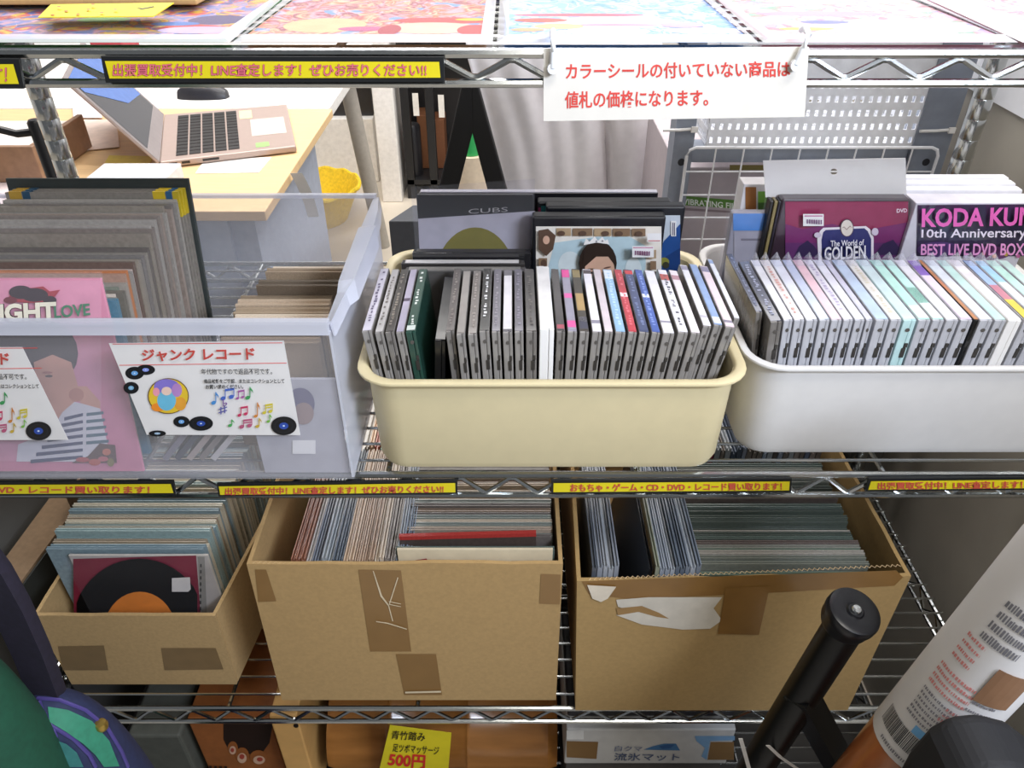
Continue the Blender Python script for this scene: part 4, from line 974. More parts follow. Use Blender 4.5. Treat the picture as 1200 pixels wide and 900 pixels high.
t = thing('printed_carton', 'orange carton printed with black foot outlines on the lowest shelf', 'box', (-.40,.15,ZL0))
a = at_y(236,848,.06); c = at_y(322,848,.06)
b = MB(); b.box(a.x-.018,c.x-.006,.06,.25,ZL0,a.z+.012); b.build('carton', mat('orange_card','9A5A2A',.6,noise=.12), t, bevel=.002)
YF = .06
art('foot_print', t, [(K('2A1A12'),[(262,846),(320,846),(316,870),(306,884),(296,886),(286,878),(278,886),(268,878),(262,866)])]+[(K('9A5A2A'),ell(u,v,rx,ry,14)) for u,v,rx,ry in [(273,876,6,8),(284,884,8,9),(303,886,10,8)]]+[(K('D9B090'),ell(u,v,rx,ry,14)) for u,v,rx,ry in [(273,878,4,5),(284,887,5.5,6),(304,889,7,5)]]+[(K('B04838'),ell(u,v,rx,ry,12)) for u,v,rx,ry in [(284,885,3,3),(305,888,3.5,2.5),(273,877,2,2.5)]]+[(K('2A1A12'),rect(246+6*k,895,249+6*k,902)) for k in range(4)], Y=YF)
# yellow price card
Y = .012
t = thing('price_card', 'yellow handwritten price card reading 500 yen in front of the half bamboo', 'card', tuple(at_y(485,900,Y)))
b = MB(); P = [at_y(u,v,Y) for u,v in [(457,850),(529,859),(524,918),(442,912)]]; b.prism(P,(0,.0006,0)); b.build('card_sheet', mat('card_yellow','E2CF22',.55,noise=.03), t)
INK = K('2A2414')
text('handwriting', t, '青竹踏み', [(460,855),(499,857.5),(498,868),(458,865)], INK, Y=Y, bold=.01)
text('handwriting', t, '足ツボマッサージ', [(461,870.5),(515,874),(514,884),(460,880)], INK, Y=Y, bold=.01)
text('price_figures', t, '500円', [(457,881),(499,884),(498,900.5),(454,897)], K('D8302A'), Y=Y, bold=.03)
# white mat carton
Y = .012
t = thing('mat_carton', 'grey white carton with blue ice mat printing and brown tape on the lowest shelf', 'box', (.17,.12,ZL0))
a = at_y(664,855,Y); c = at_y(862,858,Y); e = at_y(664,895,Y)
b = MB(); b.box(a.x,c.x,Y,.20,e.z,a.z); b.build('carton', mat('carton_white','C9C6C0',.6,noise=.05), t, bevel=.002)
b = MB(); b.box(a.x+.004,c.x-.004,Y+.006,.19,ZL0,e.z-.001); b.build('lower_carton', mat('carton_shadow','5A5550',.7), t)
art('tape_strip', t, [(tape, [(664,868),(701,869),(699,889),(664,887)])], Y=Y); art('tape_strip', t, [(tape, [(833,869),(860,869),(860,890),(829,890)])], Y=Y)
BL = K('4E7CA8',.5)
art('carton_print', t, [(BL,[(754,878),(765,874),(778,871),(792,871),(797,879)]),(K('3A5F90',.5),[(772,874),(782,872),(790,872),(786,876),(776,877)]),], Y=Y)
art('blue_corner', t, [(K('7FA6C8',.5),[(814,862),(861,862),(861,867),(832,868),(828,890),(822,886),(826,876),(816,868)])], Y=Y)
art('pale_corner', t, [(K('E2E0DA'),[(664,855.5),(684,855.5),(684,866),(664,866)])], Y=Y)
text('carton_lettering', t, '白クマ', [(721,873),(753,873.5),(752,879.5),(720,879.5)], K('6E7A98'), Y=Y)
text('carton_lettering', t, '流氷マット', [(720,881.5),(797,882),(796,890.5),(719,890.5)], K('55627F'), Y=Y, bold=.01)
b = MB(); b.box(.075,.30,.03,.19,a.z+.0005,a.z+.016); o = b.build('dark_folder', K('2C2A2C',.5), bevel=.003); tag(o, 'dark flat parcel lying on the grey white mat carton', 'parcel')
# dark fabric bundle far left of the lowest shelf
b = MB(); b.box(-.555,-.478,.05,.30,ZL0,ZL0+.14); o = b.build('grey_carton', mat('carton_grey','5A5A50',.7,noise=.1), bevel=.004); tag(o, 'dull grey carton at the left end of the lowest shelf behind the bag', 'box')
# ================================================================== the bright room behind the rack
ZD = -.08
t = thing('desk', 'light wooden desk with a laptop on it behind the rack', 'desk', (-1.0,1.1,FLOOR))
b = MB(); b.box(-1.75,-.465,.81,1.476,ZD-.02,ZD); b.build('desk_top', woodd, t, bevel=.002)
for x in (-1.70,-.56):
    b = MB(); b.box(x,x+.05,.87,1.42,FLOOR,ZD-.0205); b.build('side_frame', mat('desk_grey','A9B2C4',.5), t)
b = MB(); b.box(-1.65,-.56,.86,.875,-.45,ZD-.0205); b.build('front_board', mat('desk_grey','A9B2C4',.5), t)
t = thing('white_table', 'white table holding a computer mouse beyond the wooden desk', 'table', (-1.0,1.85,FLOOR))
b = MB(); b.box(-1.75,-.475,1.482,2.25,ZD-.03,ZD+.001); b.build('table_top', K('F3F0EC',.4), t, bevel=.003)
for x0,y0,x1,y1 in ((-.56,2.12,-.50,2.18),(-1.68,2.12,-1.74,2.18),(-1.68,1.56,-1.74,1.54)):
    b = MB(); b.tube([(x0,y0,ZD-.031),(x1,y1,FLOOR)], .027, 16); b.build('leg', mat('leg_grey','A9A49C',.5), t, smooth=True)
p = at_z(236,117,ZD); b = MB(); rings = []
for k in range(9):
    a_ = math.pi*k/8; q = math.sin(a_)**.6
    rings.append([Vector((p.x-.07*math.cos(a_), p.y+.03*q*math.cos(s_)+.02, ZD+.0015+max(0,.036*q*math.sin(s_)))) for s_ in [2*math.pi*j/14 for j in range(14)]])
b.loft(rings); o = b.build('computer_mouse', mat('mouse_black','2B2B30',.35), smooth=True); tag(o, 'black computer mouse on the white table behind the laptop', 'mouse')

# laptop
zk = ZD+.016
A = at_z(187,190,zk); B_ = at_z(347,171,zk); C_ = at_z(336,122,zk); D_ = at_z(192,134,zk)
t = thing('laptop', 'open silver pink laptop with black keys on the wooden desk', 'laptop', tuple((A+C_)/2))
b = MB(); b.prism([A,B_,C_,D_],(0,0,-.0135)); b.build('deck', mat('laptop_silver','B7A39A',.4,.25,.02), t, bevel=.003)
ex = (B_-A); ey = (D_-A)
def dk(s,t_,z=.0004): return A + ex*s*(1-t_) + (C_-D_)*s*t_ + ey*t_ + Vector((0,0,z))
b = MB()
for i in range(5):
    for j in range(13):
        s0 = .115+i*.095; t0 = .075+j*.066; s1 = s0+.082; t1 = t0+.055
        b.loft([[dk(s0,t0),dk(s1,t0),dk(s1,t1),dk(s0,t1)],[dk(s0,t0,.0016),dk(s1,t0,.0016),dk(s1,t1,.0016),dk(s0,t1,.0016)]])
b.build('keyboard', mat('key_black','2E2C2C',.5), t)['kind'] = 'stuff'
b = MB(); b.poly([dk(.68,.30),dk(.95,.30),dk(.95,.68),dk(.68,.68)]); b.build('touchpad', K('D9C9C0',.3), t)
b = MB(); b.poly([dk(.70,.06),dk(.80,.06),dk(.80,.15),dk(.70,.15)]); b.build('green_sticker', K('9CCB7A',.4), t)
b = MB(); b.poly([dk(.60,.72),dk(.70,.72),dk(.70,.92),dk(.60,.92)]); b.build('pale_sticker', K('EBD9A8',.4), t)
b = MB()
sd = Vector((-.66,.02,.75)).normalized()*.225; nrm = sd.cross(ey).normalized()*.006
b.prism([A,D_,D_+sd,A+sd], nrm if nrm.x < 0 else -nrm); b.build('lid', mat('laptop_silver','B7A39A',.4,.25,.02), t, bevel=.002)
def sc_(s,t_,o=.0006): return A + ey*s + sd*t_ - (nrm if nrm.x < 0 else -nrm).normalized()*o
b = MB(); b.poly([sc_(.0,.0),sc_(1,.0),sc_(1,1),sc_(0,1)]); b.build('bezel', K('8C8484',.4), t)
b = MB(); b.poly([sc_(.04,.14,.0012),sc_(.96,.14,.0012),sc_(.96,.96,.0012),sc_(.04,.96,.0012)]); b.build('screen', K('33363F',.12), t)
b = MB(); b.poly([sc_(.55,.40,.0018),sc_(.96,.30,.0018),sc_(.96,.96,.0018),sc_(.06,.96,.0018),sc_(.06,.80,.0018)]); b.build('screen_picture', K('4A6FB4',.2), t)
b = MB()
for s0,s1 in ((.06,.12),(.15,.21),(.30,.42)):
    P0 = A.lerp(B_,s0)+Vector((0,-.0006,-.004)); P1 = A.lerp(B_,s1)+Vector((0,-.0006,-.004)); b.add([P0,P1,P1+Vector((0,0,-.005)),P0+Vector((0,0,-.005))],[(0,1,2,3)])
    b.build('port', K('2A2626'), t); b = MB()
# papers and small things on the desk
def sheet(name, label, pts, z, h, m, th=.001, cat='paper', group=None):
    b = MB(); b.prism([at_z(u,v,z+th) for u,v in pts], (0,0,-th)); o = b.build(name, m); return tag(o, label, cat, group)
sheet('paper_sheet','white paper sheet half under the laptop on the desk',[(229,203),(303,202),(318,184),(240,187)],ZD+.0003,0,paper)
sheet('yellow_paper','yellow paper slip lying on the desk left of the laptop',[(122,192),(176,191),(180,183),(128,182)],ZD+.0003,0,K('EBD24A'))
p = at_z(96,212,ZD+.03); q = at_z(194,209,ZD+.03)
b = MB(); b.box(p.x,q.x,p.y,p.y+.10,ZD,ZD+.03); o = b.build('flat_carton', K('D4D8E0',.5), bevel=.002); tag(o,'flat pale grey box on the desk in front of laptop','box')
p = at_y(341,205,1.02); q = at_y(357,205,1.02)
b = MB(); pts = []
xs = -.4640
for k in range(8):
    z = ZD+.004-.019*k; pts.append(((xs+.002+.004*math.sin(k*.5)), z))
ring0 = [Vector((x_,1.00+.012*k_,z_)) for k_,(x_,z_) in enumerate(pts)]; ring1 = [r_+Vector((.022,.012,-.004)) for r_ in ring0]
b.loft([ring0, ring1, [r_+Vector((.0005,-.0008,0)) for r_ in ring1], [r_+Vector((.0005,-.0008,0)) for r_ in ring0]], cap=False, close=False)
o = b.build('paper_strip', paper); tag(o, 'white paper strip hanging from the right edge of the wooden desk', 'paper')
# papers, tray and rod at the far left
for k,(pts,h_,l) in enumerate([([(-30,240),(75,236),(60,205),(-10,200)],'F2E2E2','pinkish paper sheet on the desk at the left picture edge, front one'),
    ([(-30,200),(40,206),(74,188),(0,176)],'F6EEEE','pale paper sheet on the desk at the left picture edge, behind the front one'),
    ([(78,178),(140,172),(136,140),(84,140)],'F0DCD0','pale peach paper sheet on the desk between rack post and laptop'),
    ([(86,138),(120,138),(112,112),(84,112)],'F4E6E6','pale pink paper sheet at the back of the desk beside the rack post')]):
    sheet('paper_sheet', l, pts, ZD+.0004+.0012*k, 0, K(h_,.6), group=None)
p = at_z(37,172,ZD+.075); 
t = thing('wooden_tray', 'brown wooden tray standing on the desk at the left picture edge', 'tray', (p.x-.15,p.y+.1,ZD))
b = MB(); b.box(p.x-.40,p.x,p.y,p.y+.012,ZD+.002,ZD+.075); b.build('front_board', mat('tray_brown','9A7A62',.5,noise=.12), t, bevel=.002)
b = MB(); b.box(p.x-.012,p.x,p.y+.0125,p.y+.22,ZD+.002,ZD+.075); b.build('side_board', mat('tray_brown','9A7A62',.5), t, bevel=.002)
b = MB(); b.box(p.x-.40,p.x-.013,p.y+.013,p.y+.22,ZD+.002,ZD+.06); b.build('paper_stack', K('EEE6E0'), t)
p = at_y(52,175,.62); zt = at_y(40,140,.62).z
t = thing('black_rod', 'black rod with a short hook standing behind the left rack post', 'rod', (p.x,.62,FLOOR))
b = MB(); b.tube([(p.x,.62,FLOOR),(p.x,.62,zt-.004),(p.x,.62,zt)], [.011,.011,.008], 12); b.build('rod', dark, t, smooth=True)
b = MB(); b.tube([(p.x,.62,zt-.018),(p.x-.03,.615,zt-.02),(p.x-.05,.61,zt-.012)], .006, 8); b.build('hook', dark, t, smooth=True)
p = at_z(106,84,ZD+.001); b = MB(); b.box(p.x-.05,p.x+.05,2.0,2.12,ZD+.0015,ZD+.16); o = b.build('red_box', K('A83A44',.5), bevel=.003); tag(o,'red box on the white table behind the laptop lid','box')
# yellow waste basket
p = at_y(362,214,2.42); zr = at_y(372,222,2.42).z
t = thing('waste_basket', 'yellow woven waste basket on the floor to the right of the desk', 'basket', (p.x,2.45,FLOOR))
b = MB(); b.lathe([(.13,FLOOR),(.19,zr),(.197,zr+.008),(.186,zr+.008),(.127,FLOOR+.01)], (p.x,2.45,0), 40); b.build('basket_body', mat('basket_yellow','E4C32A',.6,noise=.15,scale=90), t, smooth=True)
b = MB(); b.tube([(p.x+.194*math.cos(a_),2.45+.194*math.sin(a_),zr+.006+.004*math.sin(14*a_)) for a_ in [2*math.pi*k/80 for k in range(81)]], .008, 6); b.build('woven_rim', mat('basket_yellow','E4C32A',.6), t, smooth=True)
# white cabinet edge, black boxes
p = at_y(440,150,2.62); q = at_y(464,150,2.62)
b = MB(); b.box(p.x,q.x,2.62,2.95,FLOOR,.35); o = b.build('white_cabinet', K('EFECE9',.5), bevel=.004); tag(o,'white cabinet end panel beyond the grey table leg','cabinet')
p = at_y(384,136,2.9); q = at_y(437,100,2.9)
t = thing('white_shelf_unit', 'low white unit beyond the white table carrying a black device', 'shelf', (p.x-.1,3.0,FLOOR))
b = MB(); b.box(p.x-.35,q.x-.01,2.86,3.3,FLOOR,p.z); b.build('unit_body', K('EDE9E4',.5), t, bevel=.004)
b = MB(); b.box(p.x,q.x-.01,2.9,3.2,p.z+.001,p.z+.17); o = b.build('black_device', K('2C2B2E',.4), bevel=.006); tag(o,'black boxy device standing on the low white unit','device')
# black equipment corner
p = at_y(463,215,2.62); q = at_y(562,105,2.62); p.x += .045
t = thing('equipment_stand', 'black open stand full of gear between white cabinet and white cloth', 'stand', ((p.x+q.x)/2,2.7,FLOOR))
b = MB(); b.box(p.x,q.x+.35,2.95,2.98,FLOOR,.25); b.build('back_panel', K('211F20',.6), t)
for x in (p.x,p.x+.10,q.x+.05):
    b = MB(); b.box(x,x+.035,2.66,2.70,FLOOR,.25); b.build('upright', K('18181A',.5), t, bevel=.003)
b = MB(); b.box(p.x,q.x+.1,2.66,2.94,p.z-.02,p.z); b.build('shelf_board', K('1C1C1E',.5), t)
b = MB(); b.box(p.x+.036,q.x+.049,2.68,2.94,-.13,-.115); b.build('shelf_board', K('CFC8C4',.5), t)
zs = p.z+.0005
for u0,u1,v0,h_,n_,l in ((488,502,135,'8A5A3A','brown_carton','brown box on the black stand, left one'),(503,520,140,'7A4C30','brown_carton','brown box on the black stand, right one')):
    a = at_y(u0,v0,2.80); c = at_y(u1,v0,2.80); b = MB(); b.box(a.x,c.x,2.80,2.92,zs,a.z); o = b.build(n_, K(h_,.6), bevel=.003); tag(o,l,'box')
a = at_y(482,150,2.72); b = MB(); b.lathe([(.0,zs),(.036,zs),(.036,a.z),(.03,a.z+.012),(0,a.z+.012)], (a.x,2.74,0), 20); o = b.build('black_canister', K('232226',.4), smooth=True); tag(o,'black canister standing on the black stand','canister')
for u,v,l in ((487,118,'white tag hanging on the black stand, left one'),(517,120,'white tag hanging on the black stand, right one')):
    a = at_y(u,v,2.655); b = MB(); b.box(a.x-.012,a.x+.012,2.653,2.6545,a.z-.06,a.z+.03); o = b.build('white_tag', K('E4E0D8')); tag(o,l,'tag','white tags on the black stand')
# dark carton on the floor behind the cream tub
p = at_y(452,262,.72); q = at_y(560,262,.72)
b = MB(); P0 = at_z(455,259,-.30); P1 = at_z(484,240,-.30); P1.y = min(P1.y, P0.y+.25)
b.prism([P0,P0+Vector((.30,0,0)),P1+Vector((.30,0,0)),P1],(0,0,FLOOR+.30)); o = b.build('dark_carton', K('43454A',.6), bevel=.003); tag(o,'dark grey box on the floor behind the cream tub','box')
# black folding stand, an upturned V
Yv = .92
t = thing('folding_stand', 'black stand with two flat legs spread like an upturned V before white cloth', 'stand', tuple(at_y(553,220,Yv)))
top = [at_y(u,v,Yv) for u,v in [(541,100),(560,100)]]
def ext(u0,v0,u1,v1):
    a = at_y(u0,v0,Yv); c = at_y(u1,v1,Yv); k = (FLOOR-a.z)/(c.z-a.z); return a + (c-a)*k
def down(a_, b2): return a_ + (b2-a_)*((FLOOR-a_.z)/(b2.z-a_.z))
for q in ([(541,100),(553,100),(554,155),(537,222),(514,222)], [(552,100),(560,100),(593,222),(571,222),(553,155)]):
    P = [at_y(u,v,Yv) for u,v in q]
    if q[0][0] == 541: P2 = [P[0],P[1],P[2],down(P[2],P[3]),down(P[0],P[4])]
    else: P2 = [P[0],P[1],down(P[1],P[2]),down(P[4],P[3]),P[4]]
    b = MB(); b.prism(P2,(0,.03,0)); b.build('leg', mat('stand_black','0C0C0E',.7), t, bevel=.003)
a = at_y(551,186,1.75); b = MB(); b.lathe([(0,FLOOR),(.05,FLOOR),(.05,a.z),(0,a.z)], (a.x,1.80,0), 20); o = b.build('beige_drum', K('D9C8B0',.6), smooth=True)
tag(o, 'beige drum behind the black upturned V stand', 'drum')
b = MB(); b.lathe([(0,a.z+.001),(.034,a.z+.001),(.034,a.z+.075),(.02,a.z+.085),(0,a.z+.085)], (a.x,1.80,0), 20); o = b.build('green_can', K('2FA85A',.4), smooth=True); tag(o,'green can standing on the beige drum','can')
# white hanging cloth
b = MB(); rows = []
Yc = 1.02
for j in range(13):
    v = 40+ j*26; row = []
    for i in range(81):
        s = i/80
        uL = 545 + max(0,(v-60))*.28 if v < 240 else 545+50; uR = 776 - max(0,v-150)*.08
        u = uL + (uR-uL)*s
        fold = .012*math.sin(s*15+.012*v)+.004*math.sin(s*43+.8*math.sin(v*.03)) + .030*math.exp(-((s-.68)/.03)**2)*min(1,max(0,(v-110)/60)) - .03*math.exp(-((s-.80)/.09)**2)-.02*math.exp(-((s-.35)/.2)**2)
        P = at_y(u, v, Yc); row.append(Vector((P.x, Yc+fold, P.z)))
    rows.append(row)
k = (FLOOR-rows[-1][0].z); rows.append([Vector((p_.x,p_.y,FLOOR+.002)) for p_ in rows[-1]])
n_ = 81; b.add([p_ for r_ in rows for p_ in r_], [(i*n_+j,i*n_+j+1,(i+1)*n_+j+1,(i+1)*n_+j) for i in range(len(rows)-1) for j in range(n_-1)])
o = b.build('hanging_cloth', mat('white_cloth','F3EFF1',.8,noise=.03), smooth=True); sm_ = o.modifiers.new('solid','SOLIDIFY'); sm_.thickness = .004
tag(o, 'white cloth hanging in loose folds behind the cream tub and the notice', 'cloth')

# second rack behind at the right: grey angle posts, beam, basket, grid
def angle_post(label, u0, u1, v, Y):
    a = at_y(u0,v,Y); c = at_y(u1,v,Y); t = thing('angle_post', label, 'post', ((a.x+c.x)/2,Y,FLOOR), 'grey angle posts behind the white tub')
    b = MB(); b.prism([Vector(q) for q in [(a.x,Y,FLOOR),(c.x,Y,FLOOR),(c.x,Y+.004,FLOOR),(a.x+.004,Y+.004,FLOOR),(a.x+.004,Y+.04,FLOOR),(a.x,Y+.04,FLOOR)]],(0,0,1.35)); b.build('angle_profile', steel, t)
    for z in [at_y(u0,190,Y).z+.19*k for k in range(-3,3)]:
        b = MB(); m_ = (a.x+c.x)/2; b.prism([Vector((m_+.0055*math.cos(q),Y-.0006,z+.0055*math.sin(q))) for q in [2*math.pi*k/14 for k in range(14)]],(0,.0004,0)); b.build('bolt_hole', K('24242A'), t)
    return a.x, c.x
xa0, xa1 = angle_post('grey angle steel post left of the white wire grid', 787, 810, 190, .56)
xb0, xb1 = angle_post('grey angle steel post right of the white mesh basket', 1064, 1106, 190, .56)
zt_ = at_y(900,172,.565).z
b = MB(); b.box(xa1+.001,xb0-.001,.566,.60,zt_-.024,zt_); o = b.build('steel_beam', steel, bevel=.001); tag(o,'grey steel beam between the two angle posts under the mesh basket','beam')
# basket
gx0, gx1 = at_y(826,165,.575).x, at_y(1076,165,.575).x; y0, y1 = .566, .76; zb_ = zt_+.0008; zt2 = zb_+.155
t = thing('mesh_basket', 'white plastic mesh basket with square holes on the grey beam', 'basket', ((gx0+gx1)/2,.66,zb_))
WP = K('ECEEF4',.35)
def meshwall(P, ux, uz, nu, nz, band):
    b = MB(); P = Vector(P); ux = Vector(ux); uz = Vector(uz); nr = ux.cross(uz).normalized()*.0022
    def q(s0,s1,t0,t1,o=0.): Po = P-nr*o; b.prism([Po+ux*s0+uz*t0,Po+ux*s1+uz*t0,Po+ux*s1+uz*t1,Po+ux*s0+uz*t1], nr*(1+2*o))
    for k in range(nu+1): c = k/nu; q(max(0,c-.29/nu),min(1,c+.29/nu),.004,.99)
    for k in range(nz+1): c = band*k/nz; q(0,1,max(0,c-.27*band/nz),min(1,c+.27*band/nz),.1)
    q(0,1,band,1,.2)
    return b
meshwall((gx0,y0,zb_),(gx1-gx0,0,0),(-.0,-.0,zt2-zb_),26,5,.62).build('front_wall', WP, t)
meshwall((gx0,y1,zb_),(gx1-gx0,0,0),(0,0,zt2-zb_),26,5,.62).build('rear_wall', WP, t)
meshwall((gx0,y0,zb_),(0,y1-y0,0),(0,0,zt2-zb_),20,5,.62).build('side_wall', WP, t)
meshwall((gx1,y0,zb_),(0,y1-y0,0),(0,0,zt2-zb_),20,5,.62).build('side_wall', WP, t)
meshwall((gx0,y0,zb_),(gx1-gx0,0,0),(0,y1-y0,0),26,20,1).build('basket_floor', WP, t)
b = MB(); b.tube([(gx0,y0,zt2),(gx1,y0,zt2),(gx1,y1,zt2),(gx0,y1,zt2),(gx0,y0,zt2)], .004, 8); b.build('rim', WP, t, smooth=True)
b = MB(); b.box(.33,.64,1.0,1.50,FLOOR,.03); o = b.build('backing_box', K('DDE6F0',.5), bevel=.01); tag(o,'pale blue box added behind the white mesh basket to brighten its holes','box')  # added pale surface, seen bright through the basket holes
# wire grid
Yg = .548
GW_ = K('F1F2F6',.35); tl = at_y(806,173,Yg); br = at_y(1064,290,Yg)
t = thing('wire_grid', 'white wire grid panel tied to the grey posts behind the white tub', 'grid', ((tl.x+br.x)/2,Yg,FLOOR))
zlo = FLOOR+.45
b = MB(); x0,x1,z1 = tl.x,br.x,tl.z; rr = .012
b.tube([(x0,Yg,zlo),(x0,Yg,z1-rr),(x0+rr*.3,Yg,z1-rr*.3),(x0+rr,Yg,z1),(x1-rr,Yg,z1),(x1-rr*.3,Yg,z1-rr*.3),(x1,Yg,z1-rr),(x1,Yg,zlo),(x0,Yg,zlo)], .0024, 8); b.build('frame_wire', GW_, t, smooth=True)
b = MB()
for k in range(1,9): b.tube([(x0+(x1-x0)*k/9,Yg-.002,zlo),(x0+(x1-x0)*k/9,Yg-.002,z1)], .0013, 6)
z = z1-.036
while z > zlo+.01: b.tube([(x0,Yg+.001,z),(x1,Yg+.001,z)], .0013, 6); z -= .036
o = b.build('mesh_wires', GW_, t, smooth=True); o['kind'] = 'stuff'
for u,v,l in ((795,152,'white cable tie at the left corner of the white wire grid'),(1096,153,'white cable tie on the right grey angle post')):
    p = at_y(u,v,.557); b = MB(); b.tube([(p.x-.022,.5575,p.z-.001),(p.x,.5555,p.z),(p.x+.022,.5575,p.z+.001)], .0022, 8); e = b.build('cable_tie', paper, smooth=True); tag(e,l,'cable tie','white cable ties')
    b = MB(); b.box(p.x+.018,p.x+.027,.553,.5565,p.z-.003,p.z+.005); b.build('tie_head', paper, e)
# film carton behind the grid
Y = .64; a = at_y(801,196,Y); c = at_y(935,196,Y)
t = thing('film_carton', 'grey carton with a green band of white lettering behind the wire grid', 'box', ((a.x+c.x)/2,.75,FLOOR))
b = MB(); b.box(a.x-.01,c.x,Y,.95,FLOOR,a.z); b.build('carton', mat('film_grey','B9AEB2',.55,noise=.04), t, bevel=.002)
art('green_band', t, [(K('5C8A3A',.5),[(796,229),(905,238),(905,247),(796,240)]),(K('8A7A80',.5),[(796,243),(905,250),(905,252),(796,246)]),(K('8C8048',.5),[(855,193),(905,193),(905,199),(855,199)])], Y=Y)
text('lettering', t, 'VIBRATING FILM', [(800,232),(868,238.5),(868,245.5),(800,239)], K('E8EFE4'), Y=Y, bold=.02)

FM = FLOOR+.0035
# ================================================================== things in the aisle in front
Yp = -.135
A = at_y(999,719,Yp); B2 = at_y(866,930,Yp); d = (A-B2).normalized(); L_ = (A.z-FM)/d.z
foot = A - d*L_
t = thing('tubular_stand', 'black tubular stand with a round end cap before the right cardboard box', 'stand', tuple(foot))
BK = mat('gloss_black','060709',.38,spec=.35)
b = MB(); b.tube([foot, A-d*.012], .0166, 20); b.build('main_tube', BK, t, smooth=True)
def disc(c, d, prof, n=36):
    e1 = d.cross(Vector((0,1,0))).normalized(); e2 = d.cross(e1); b = MB()
    b.loft([[c+d*h+(e1*math.cos(2*math.pi*k/n)+e2*math.sin(2*math.pi*k/n))*r for k in range(n)] for r,h in prof]); return b
dd = (d + Vector((0,-.20,.02))).normalized()
cap = disc(A, dd, [(.0168,-.020),(.0192,-.019),(.0212,-.014),(.0218,-.006),(.0228,-.004),(.0228,.002),(.0218,.005),(.0186,.0062),(.0080,.0050),(.0066,.0062),(.0064,.0066)]).build('end_cap', mat('cap_black','0B0C12',.32,spec=.5), t, smooth=True)
disc(A, dd, [(.0046,.006),(.0046,.0078),(.0036,.0092),(.0016,.0096)]).build('bolt', chrome, cap, smooth=True)
S = at_y(938,812,Yp-.004); E = at_y(1000,925,Yp-.004); dv = (E-S); E2 = S + dv*((FM-S.z)/dv.z)
b = MB(); b.tube([S,E2], .0165, 4); b.build('brace_bar', BK, t)
for pts in ([(868,866),(872,880),(879,905)],[(900,874),(915,888),(940,905)]):
    b = MB(); P = [at_y(u,v,Yp-.017) for u,v in pts]
    b.loft([[p_+Vector((-.002,0,0)),p_+Vector((.002,0,0)),p_+Vector((.002,.0008,0)),p_+Vector((-.002,.0008,0))] for p_ in P]); b.build('white_strap', K('D9D7D2',.5), t)
# wrapped log
Yt = -.205
P = at_y(1072,867,Yt); Q = at_y(1222,696,Yt); ax = (Q-P).normalized(); r_ = .0345
k0 = (P.z-FM-.02)/ax.z; base = P - ax*k0
e1 = CAM-P; e1 = (e1-ax*e1.dot(ax)).normalized(); e2 = ax.cross(e1)
if e2.x < 0: e2 = -e2
t = thing('wrapped_log', 'round wooden post wrapped in white printed paper at the right picture edge', 'post', tuple(base))
def cyl(a_, b2, r): 
    b = MB(); n = 40; b.loft([[P+ax*h+(e1*math.cos(2*math.pi*k/n)+e2*math.sin(2*math.pi*k/n))*r for k in range(n)] for h in (a_,b2)]); return b
cyl(-k0, .34, r_-.0006).build('wood_post', mat('post_wood','B56A3A',.3,noise=.2,scale=22,stretch=(3,3,.6),coat=.4), t, smooth=True)
cyl(0, .28, r_).build('paper_wrap', mat('wrap_paper','E4E0DC',.45,noise=.03,scale=20), t, smooth=True)
def wrap(name, quads, m, r=r_+.0006):
    b = MB()
    for h0,h1,a0,a1 in quads:
        n = max(1,int(abs(a1-a0)/.12)); 
        for i in range(n):
            b0 = a0+(a1-a0)*i/n; b1 = a0+(a1-a0)*(i+1)/n
            f = lambda h,a_: P+ax*h+(e1*math.cos(a_)+e2*math.sin(a_))*r
            b.poly([f(h0,b0),f(h0,b1),f(h1,b1),f(h1,b0)])
    o = b.build(name, m, t); return o
rnd = random.Random(4)
q = []; a_ = -.88
while a_ < .45: w_ = rnd.choice([.008,.014,.02,.011]); q.append((.017,.037,a_,a_+w_)); a_ += w_+rnd.choice([.01,.016,.022])
wrap('barcode', q, K('2A2A2E'))['kind'] = 'stuff'
wrap('blue_mark', [(.038,.047,-.16,.10)], K('6FB0E0'))
def lines(h0, h1, a0, a1, pitch, size, m, name):
    q = []; h = h0
    while h < h1:
        a_ = a0+rnd.uniform(0,.04)
        while a_ < a1:
            l = rnd.uniform(.02,.05); q.append((h,h+size*rnd.uniform(.7,1),a_,min(a1,a_+l))); a_ += l+rnd.uniform(.012,.03)
        h += pitch
    wrap(name, q, m)['kind'] = 'stuff'
GI = K('8A868A'); RI = K('D98A84')
lines(.050,.082,-.55,.85,.0058,.0030,GI,'grey_print'); lines(.066,.084,.05,.9,.0062,.0036,RI,'red_print'); lines(.088,.110,-.60,.30,.0066,.0034,RI,'red_print'); lines(.090,.12,.3,.8,.009,.0028,GI,'grey_print'); lines(.122,.146,-.55,-.1,.0075,.0034,RI,'red_print'); lines(.152,.190,-.35,.4,.011,.0075,K('77757A'),'grey_print')
lines(.006,.012,-.60,.38,.007,.004,GI,'grey_print')
wrap('brown_label', [(.103,.140,.28,.95)], K('8E6A4E',.5), r_+.0012)
# black rounded seat back at the lower right corner
Yb = -.255
pts = [at_y(u,v,Yb) for u,v in [(1046,905),(1062,874),(1084,848),(1110,834),(1144,830),(1176,838),(1202,858),(1220,890)]]
w0, w1 = pts[0], pts[-1]
b = MB(); b.prism([Vector((w0.x-.004,Yb,FM))]+pts+[Vector((w1.x+.006,Yb,FM))],(0,-.045,0)); o = b.build('seat_back', mat('seat_black','101013',.75,noise=.15,scale=120), bevel=.012, seg=4)
tag(o, 'black rounded fabric back of a seat at the lower right picture corner', 'seat')
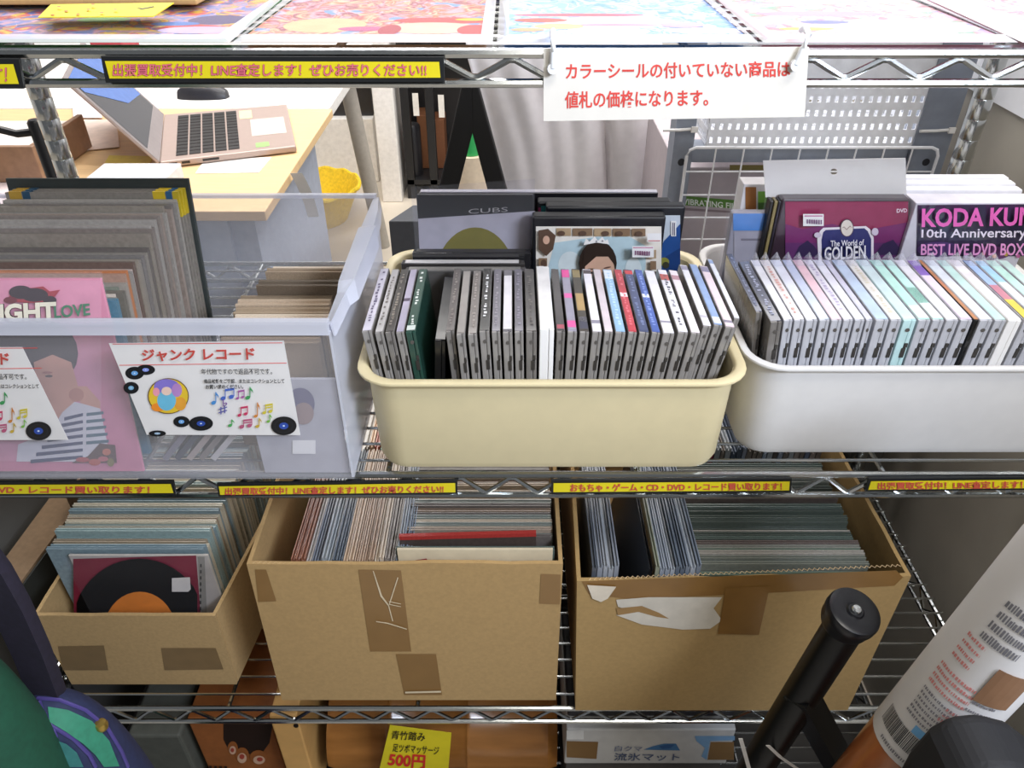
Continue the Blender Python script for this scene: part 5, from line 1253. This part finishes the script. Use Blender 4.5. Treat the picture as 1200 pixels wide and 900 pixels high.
# green and purple bag at lower left
t = thing('backpack', 'green and purple backpack with a dark strap at the lower left picture corner', 'bag', tuple(at_y(40,900,-.2)))
def dome(name, uc, vtop, half, yc, ry, m, parent, pw=2.6, lean=0):
    c = at_y(uc, vtop, yc-ry*.4); zt = c.z; cx = at_y(uc, 900, yc).x; b = MB(); rings = []; N = 12; H = zt-FM
    for k in range(N+1):
        th_ = math.pi/2*k/N; q = math.cos(th_)**(2/pw) if k < N else .02; z = zt-.22+.22*math.sin(th_)**(.9)
        if k == 0: rings.append([Vector((cx+half*.92*math.cos(s_), yc+ry*math.sin(s_), FM)) for s_ in [2*math.pi*j/40 for j in range(40)]])
        rings.append([Vector((cx+lean*(z-zt)+half*q*math.cos(s_), yc+ry*q*math.sin(s_), z)) for s_ in [2*math.pi*j/40 for j in range(40)]])
    b.loft(rings); return b.build(name, m, parent, smooth=True), cx, zt
BG = mat('bag_green','144A35',.75,noise=.12,scale=160); BB = mat('bag_blue','252C4C',.75,noise=.15,scale=160); BP = mat('bag_piping','4A3F7E',.6,noise=.1)
dome('main_body', -20, 752, .062, -.225, .05, BG, t)
pk, cx, zt = dome('front_pocket', 100, 842, .054, -.185, .042, BB, t, pw=2.8)
# green panel and piping laid on the pocket
def onp(u, v, off=.002):
    # intersect the pixel ray with the pocket surface
    d = ray(u,v); hit = None
    s_, l_, nn, ii = pk.ray_cast(CAM, d.normalized())
    return (l_ - d.normalized()*off) if s_ else at_y(u,v,-.225)
bpy.context.view_layer.update()
def patch(name, us, m, off=.0030):
    b = MB(); top, bot = us; n = len(top)
    vs = [onp(u,v,off) for u,v in top]+[onp(u,v,off) for u,v in bot]
    b.add(vs, [(i,i+1,n+i+1,n+i) for i in range(n-1)]); return b.build(name, m, pk, smooth=True)
def lerp2(p, n):
    out = []
    for i in range(len(p)-1):
        for k in range(n): s = k/n; out.append((p[i][0]*(1-s)+p[i+1][0]*s, p[i][1]*(1-s)+p[i+1][1]*s))
    return out+[p[-1]]
patch('green_panel', (lerp2([(56,828),(80,832),(108,845),(128,868),(140,898)],5), lerp2([(58,846),(78,858),(98,872),(112,885),(122,899)],5)), mat('bag_light_green','2E7C60',.7,noise=.12,scale=160))
patch('teal_panel', (lerp2([(62,866),(78,872),(90,882),(98,899)],5), lerp2([(66,885),(72,890),(78,895),(80,899)],5)), mat('bag_teal','2F6E6A',.7,noise=.12,scale=160))
for q in ([(44,818),(70,820),(100,832),(125,852),(142,880),(150,899)],[(46,822),(52,842),(56,866),(58,898)],[(52,836),(64,856),(68,880),(69,899)],[(60,850),(86,866),(104,884),(112,899)]):
    b = MB(); b.tube([onp(u,v,.001) for u,v in lerp2(q,4)], .0016, 6); b.build('piping', BP, pk, smooth=True)
p = onp(119,850,.004); b = MB(); b.lathe([(.0,-.005),(.0045,-.004),(.0055,0),(.0045,.004),(0,.005)], tuple(p), 14); b.build('zip_pull', mat('brass','B79A4E',.3,.8), pk, smooth=True)
b = MB(); rings = []
for u,v,yy in [(-40,640,-.16),(-12,676,-.165),(12,718,-.170),(36,770,-.175),(56,822,-.180),(64,850,-.182)]:
    c = at_y(u,v,yy); rings.append([c+Vector((-.0155,.000,-.004)),c+Vector((.0125,-.003,.004)),c+Vector((.0140,.004,.005)),c+Vector((.0125,.010,.004)),c+Vector((-.0155,.012,-.004))])
b.loft(rings); b.build('shoulder_strap', mat('strap_dark','1D1828',.8,noise=.2,scale=200), t, smooth=True)
